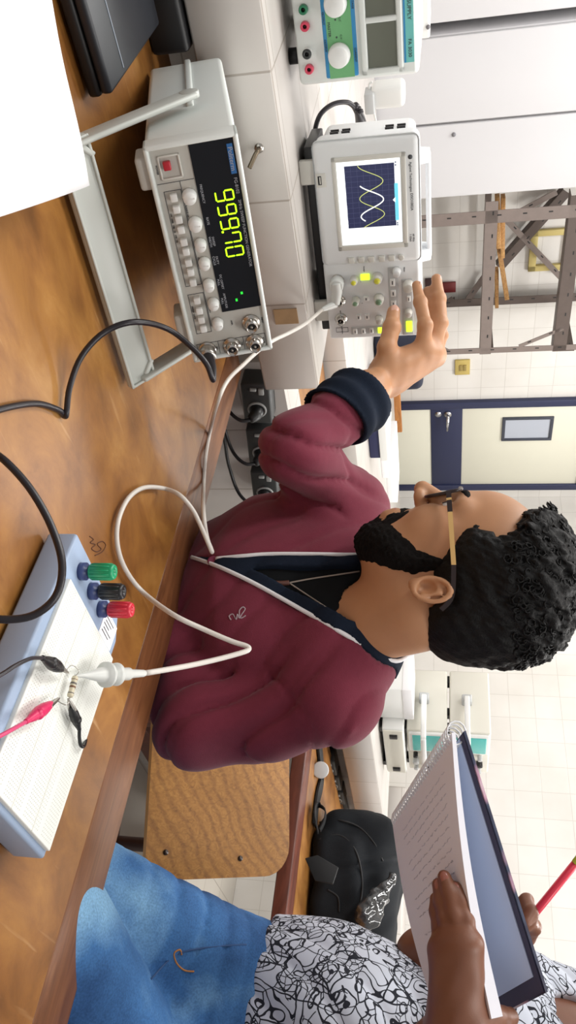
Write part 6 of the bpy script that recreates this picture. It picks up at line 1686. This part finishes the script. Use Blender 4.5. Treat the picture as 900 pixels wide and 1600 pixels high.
# stool under her
st = thing('wooden_stool', 'wooden stool carrying the woman in jeans', 'stool', (wPE.x, wPE.y, 0), BENCH)
zs = wPE.z - 0.13
link('seat', Part().cyl((0.03, 0, zs - 0.03), (0.03, 0, zs), 0.13, n=36, bevel=0.006), M_DARKWOOD, st)
for sx in (-1, 1):
    for sy in (-1, 1): link('leg', Part().cyl((0.03 + 0.12 * sx, 0.12 * sy, 0), (0.03 + 0.09 * sx, 0.09 * sy, zs - 0.03), 0.016, n=12), M_DARKWOOD, st)

# ------------------------------------------------------------------ notebook and pencil
sT, sB = at(706, 1145, 0.86), at(613, 1286, 0.96)
oT = at(768, 1592, 0.775); oB = at(690, 1612, 0.855)
nbk = thing('spiral_notebook', 'open white spiral notebook with faint handwriting held up by the woman', 'notebook', tuple((sT + oT) / 2))
ex_ = (oT - sT).normalized(); ey_ = (sB - sT); ey_ = (ey_ - ex_ * ey_.dot(ex_)); ey_.normalize(); ez_ = ex_.cross(ey_).normalized()
if ez_.dot(EYE - sT) > 0: ez_ = -ez_                       # away from the viewer
Ln, Hn = (oT - sT).length, (sB - sT).length
thk = 0.0135
# page block, gently bent
def bent(x, y, z): 
    u, v = x / Ln, y / Hn
    q = sT * ((1 - u) * (1 - v)) + oT * (u * (1 - v)) + sB * ((1 - u) * v) + oB * (u * v)
    return q + ez_ * (z * (0.35 + 0.65 * u)) - ez_ * 0.008 * sin(pi * u)
p = Part(); verts = []; faces = []; nx_, ny_ = 24, 4
for k in (0, 1):
    for i in range(nx_ + 1):
        for j in range(ny_ + 1): verts.append(tuple(bent(Ln * i / nx_, Hn * j / ny_, thk * k)))
idn = lambda k, i, j: k * (nx_ + 1) * (ny_ + 1) + i * (ny_ + 1) + j
for i in range(nx_):
    for j in range(ny_):
        for k in (0, 1): faces.append((idn(k, i, j), idn(k, i + 1, j), idn(k, i + 1, j + 1), idn(k, i, j + 1)))
    for j in (0, ny_): faces.append((idn(0, i, j), idn(0, i + 1, j), idn(1, i + 1, j), idn(1, i, j)))
for j in range(ny_):
    for i in (0, nx_): faces.append((idn(0, i, j), idn(0, i, j + 1), idn(1, i, j + 1), idn(1, i, j)))
p.raw(verts, faces, smooth=False)
pg = link('page_block', p, mat('notebook_paper', (236, 236, 244), 0.7), nbk, world=True)
p = Part(); rr_ = random.Random(3)
for row in range(13):
    x = Ln * (0.10 + 0.042 * row); y = Hn * 0.14
    while y < Hn * (0.80 - 0.2 * (row % 4 == 3)):
        l_ = rr_.uniform(0.006, 0.016)
        pts = [bent(x + rr_.uniform(-0.0012, 0.0012), y + l_ * k / 5, -0.0006) for k in range(6)]
        p.tube(pts, 0.00035, n=4, sub=0); y += l_ + 0.004
o = link('handwriting', p, mat('pale_blue_ink', (206, 207, 218), 0.7), pg, world=True)
# back cover with its inner sheet, standing off behind the pages
cT = at(722, 1146, 0.865); cO = at(846, 1543, 0.80)
fx = (cO - cT).normalized(); fy = (at(790, 1574, 0.86) - cO); fy = (fy - fx * fy.dot(fx)).normalized(); fz = fx.cross(fy).normalized()
if fz.dot(EYE - cT) > 0: fz = -fz
cB, cOB = at(622, 1280, 0.985), at(704, 1620, 0.955)
Lc, Hc = (cO - cT).length, (cB - cT).length
def cq(x, y, z):
    u, v = x / Lc, y / Hc
    return cT * ((1 - u) * (1 - v)) + cO * (u * (1 - v)) + cB * ((1 - u) * v) + cOB * (u * v) + fz * z
m, N, L, b = node_mat('printed_cover')
tc = N.new('ShaderNodeTexCoord'); nz = N.new('ShaderNodeTexNoise'); nz.inputs['Scale'].default_value = 22; nz.inputs['Detail'].default_value = 2; L.new(tc.outputs['Object'], nz.inputs['Vector'])
rp = ramp(N, [(0.35, srgb(36, 36, 62)), (0.5, srgb(60, 70, 96)), (0.6, srgb(196, 150, 172)), (0.72, srgb(226, 214, 220))]); L.new(nz.outputs['Fac'], rp.inputs[0]); L.new(rp.outputs[0], b.inputs['Base Color']); b.inputs['Roughness'].default_value = 0.4
def slab(x0, x1, y0, y1, z0, z1):
    n_ = 12; v = []; fc = []
    for z in (z0, z1):
        for i in range(n_ + 1):
            for j in range(n_ + 1): v.append(tuple(cq(x0 + (x1 - x0) * i / n_, y0 + (y1 - y0) * j / n_, z)))
    I_ = lambda k, i, j: k * (n_ + 1) ** 2 + i * (n_ + 1) + j
    for i in range(n_):
        for j in range(n_):
            for k in (0, 1): fc.append((I_(k, i, j), I_(k, i + 1, j), I_(k, i + 1, j + 1), I_(k, i, j + 1)))
        for j in (0, n_):
            fc.append((I_(0, i, j), I_(0, i + 1, j), I_(1, i + 1, j), I_(1, i, j))); fc.append((I_(0, j, i), I_(0, j, i + 1), I_(1, j, i + 1), I_(1, j, i)))
    return Part().raw(v, fc)
cv = link('back_cover', slab(0, Lc + 0.006, -0.004, Hc, 0, 0.003), m, nbk, world=True)
link('cover_lining', slab(0.001, Lc + 0.004, -0.002, Hc - 0.002, -0.0008, 0.0), mat('dark_lining', (62, 60, 84), 0.6), cv, world=True)
link('blue_sheet', slab(0.002, Lc - 0.012, 0.006, Hc - 0.004, -0.0018, -0.0008), mat('pale_blue_sheet', (196, 212, 240), 0.6), cv, world=True)
# spiral binding
p = Part(); turns = 30; pts = []
ax0 = (sT + cT) / 2; ax1 = sB + ez_ * 0.010
up_ = (ez_ * 1.0).normalized(); ot = (-ex_).normalized(); ln_ = ax1 - ax0
for k in range(turns * 12 + 1):
    a = 2 * pi * k / 12; c = ax0 + ln_ * (k / (turns * 12)) + ot * 0.002
    pts.append(c + up_ * 0.0115 * cos(a) + ot * 0.0115 * sin(a))
p.tube(pts, 0.0010, n=6, sub=0)
link('spiral_binding', p, mat('white_coil', (234, 236, 240), 0.3), nbk, world=True)
# red pencil
pc_ = thing('red_pencil', 'red pencil with yellow-green end in the hand behind the notebook', 'pencil', tuple(pA))
Mq = T(*pT) @ pd_.to_track_quat('Z', 'Y').to_matrix().to_4x4(); Lp = (pB - pT).length
link('shaft', Part().lathe([(0.0046, 0.012), (0.0048, 0.014), (0.0048, Lp)], Mq, n=6), mat('pencil_red', (222, 52, 76), 0.35), pc_, world=True)
link('sharpened_tip', Part().lathe([(0, -0.004), (0.0008, -0.002), (0.0046, 0.012)], Mq, n=12), M_ORWOOD, pc_, world=True)
link('end_cap', Part().lathe([(0.0048, Lp), (0.005, Lp + 0.001), (0.005, Lp + 0.016), (0.004, Lp + 0.018), (0, Lp + 0.018)], Mq, n=16), mat('lime_cap', (200, 214, 60), 0.4), pc_, world=True)
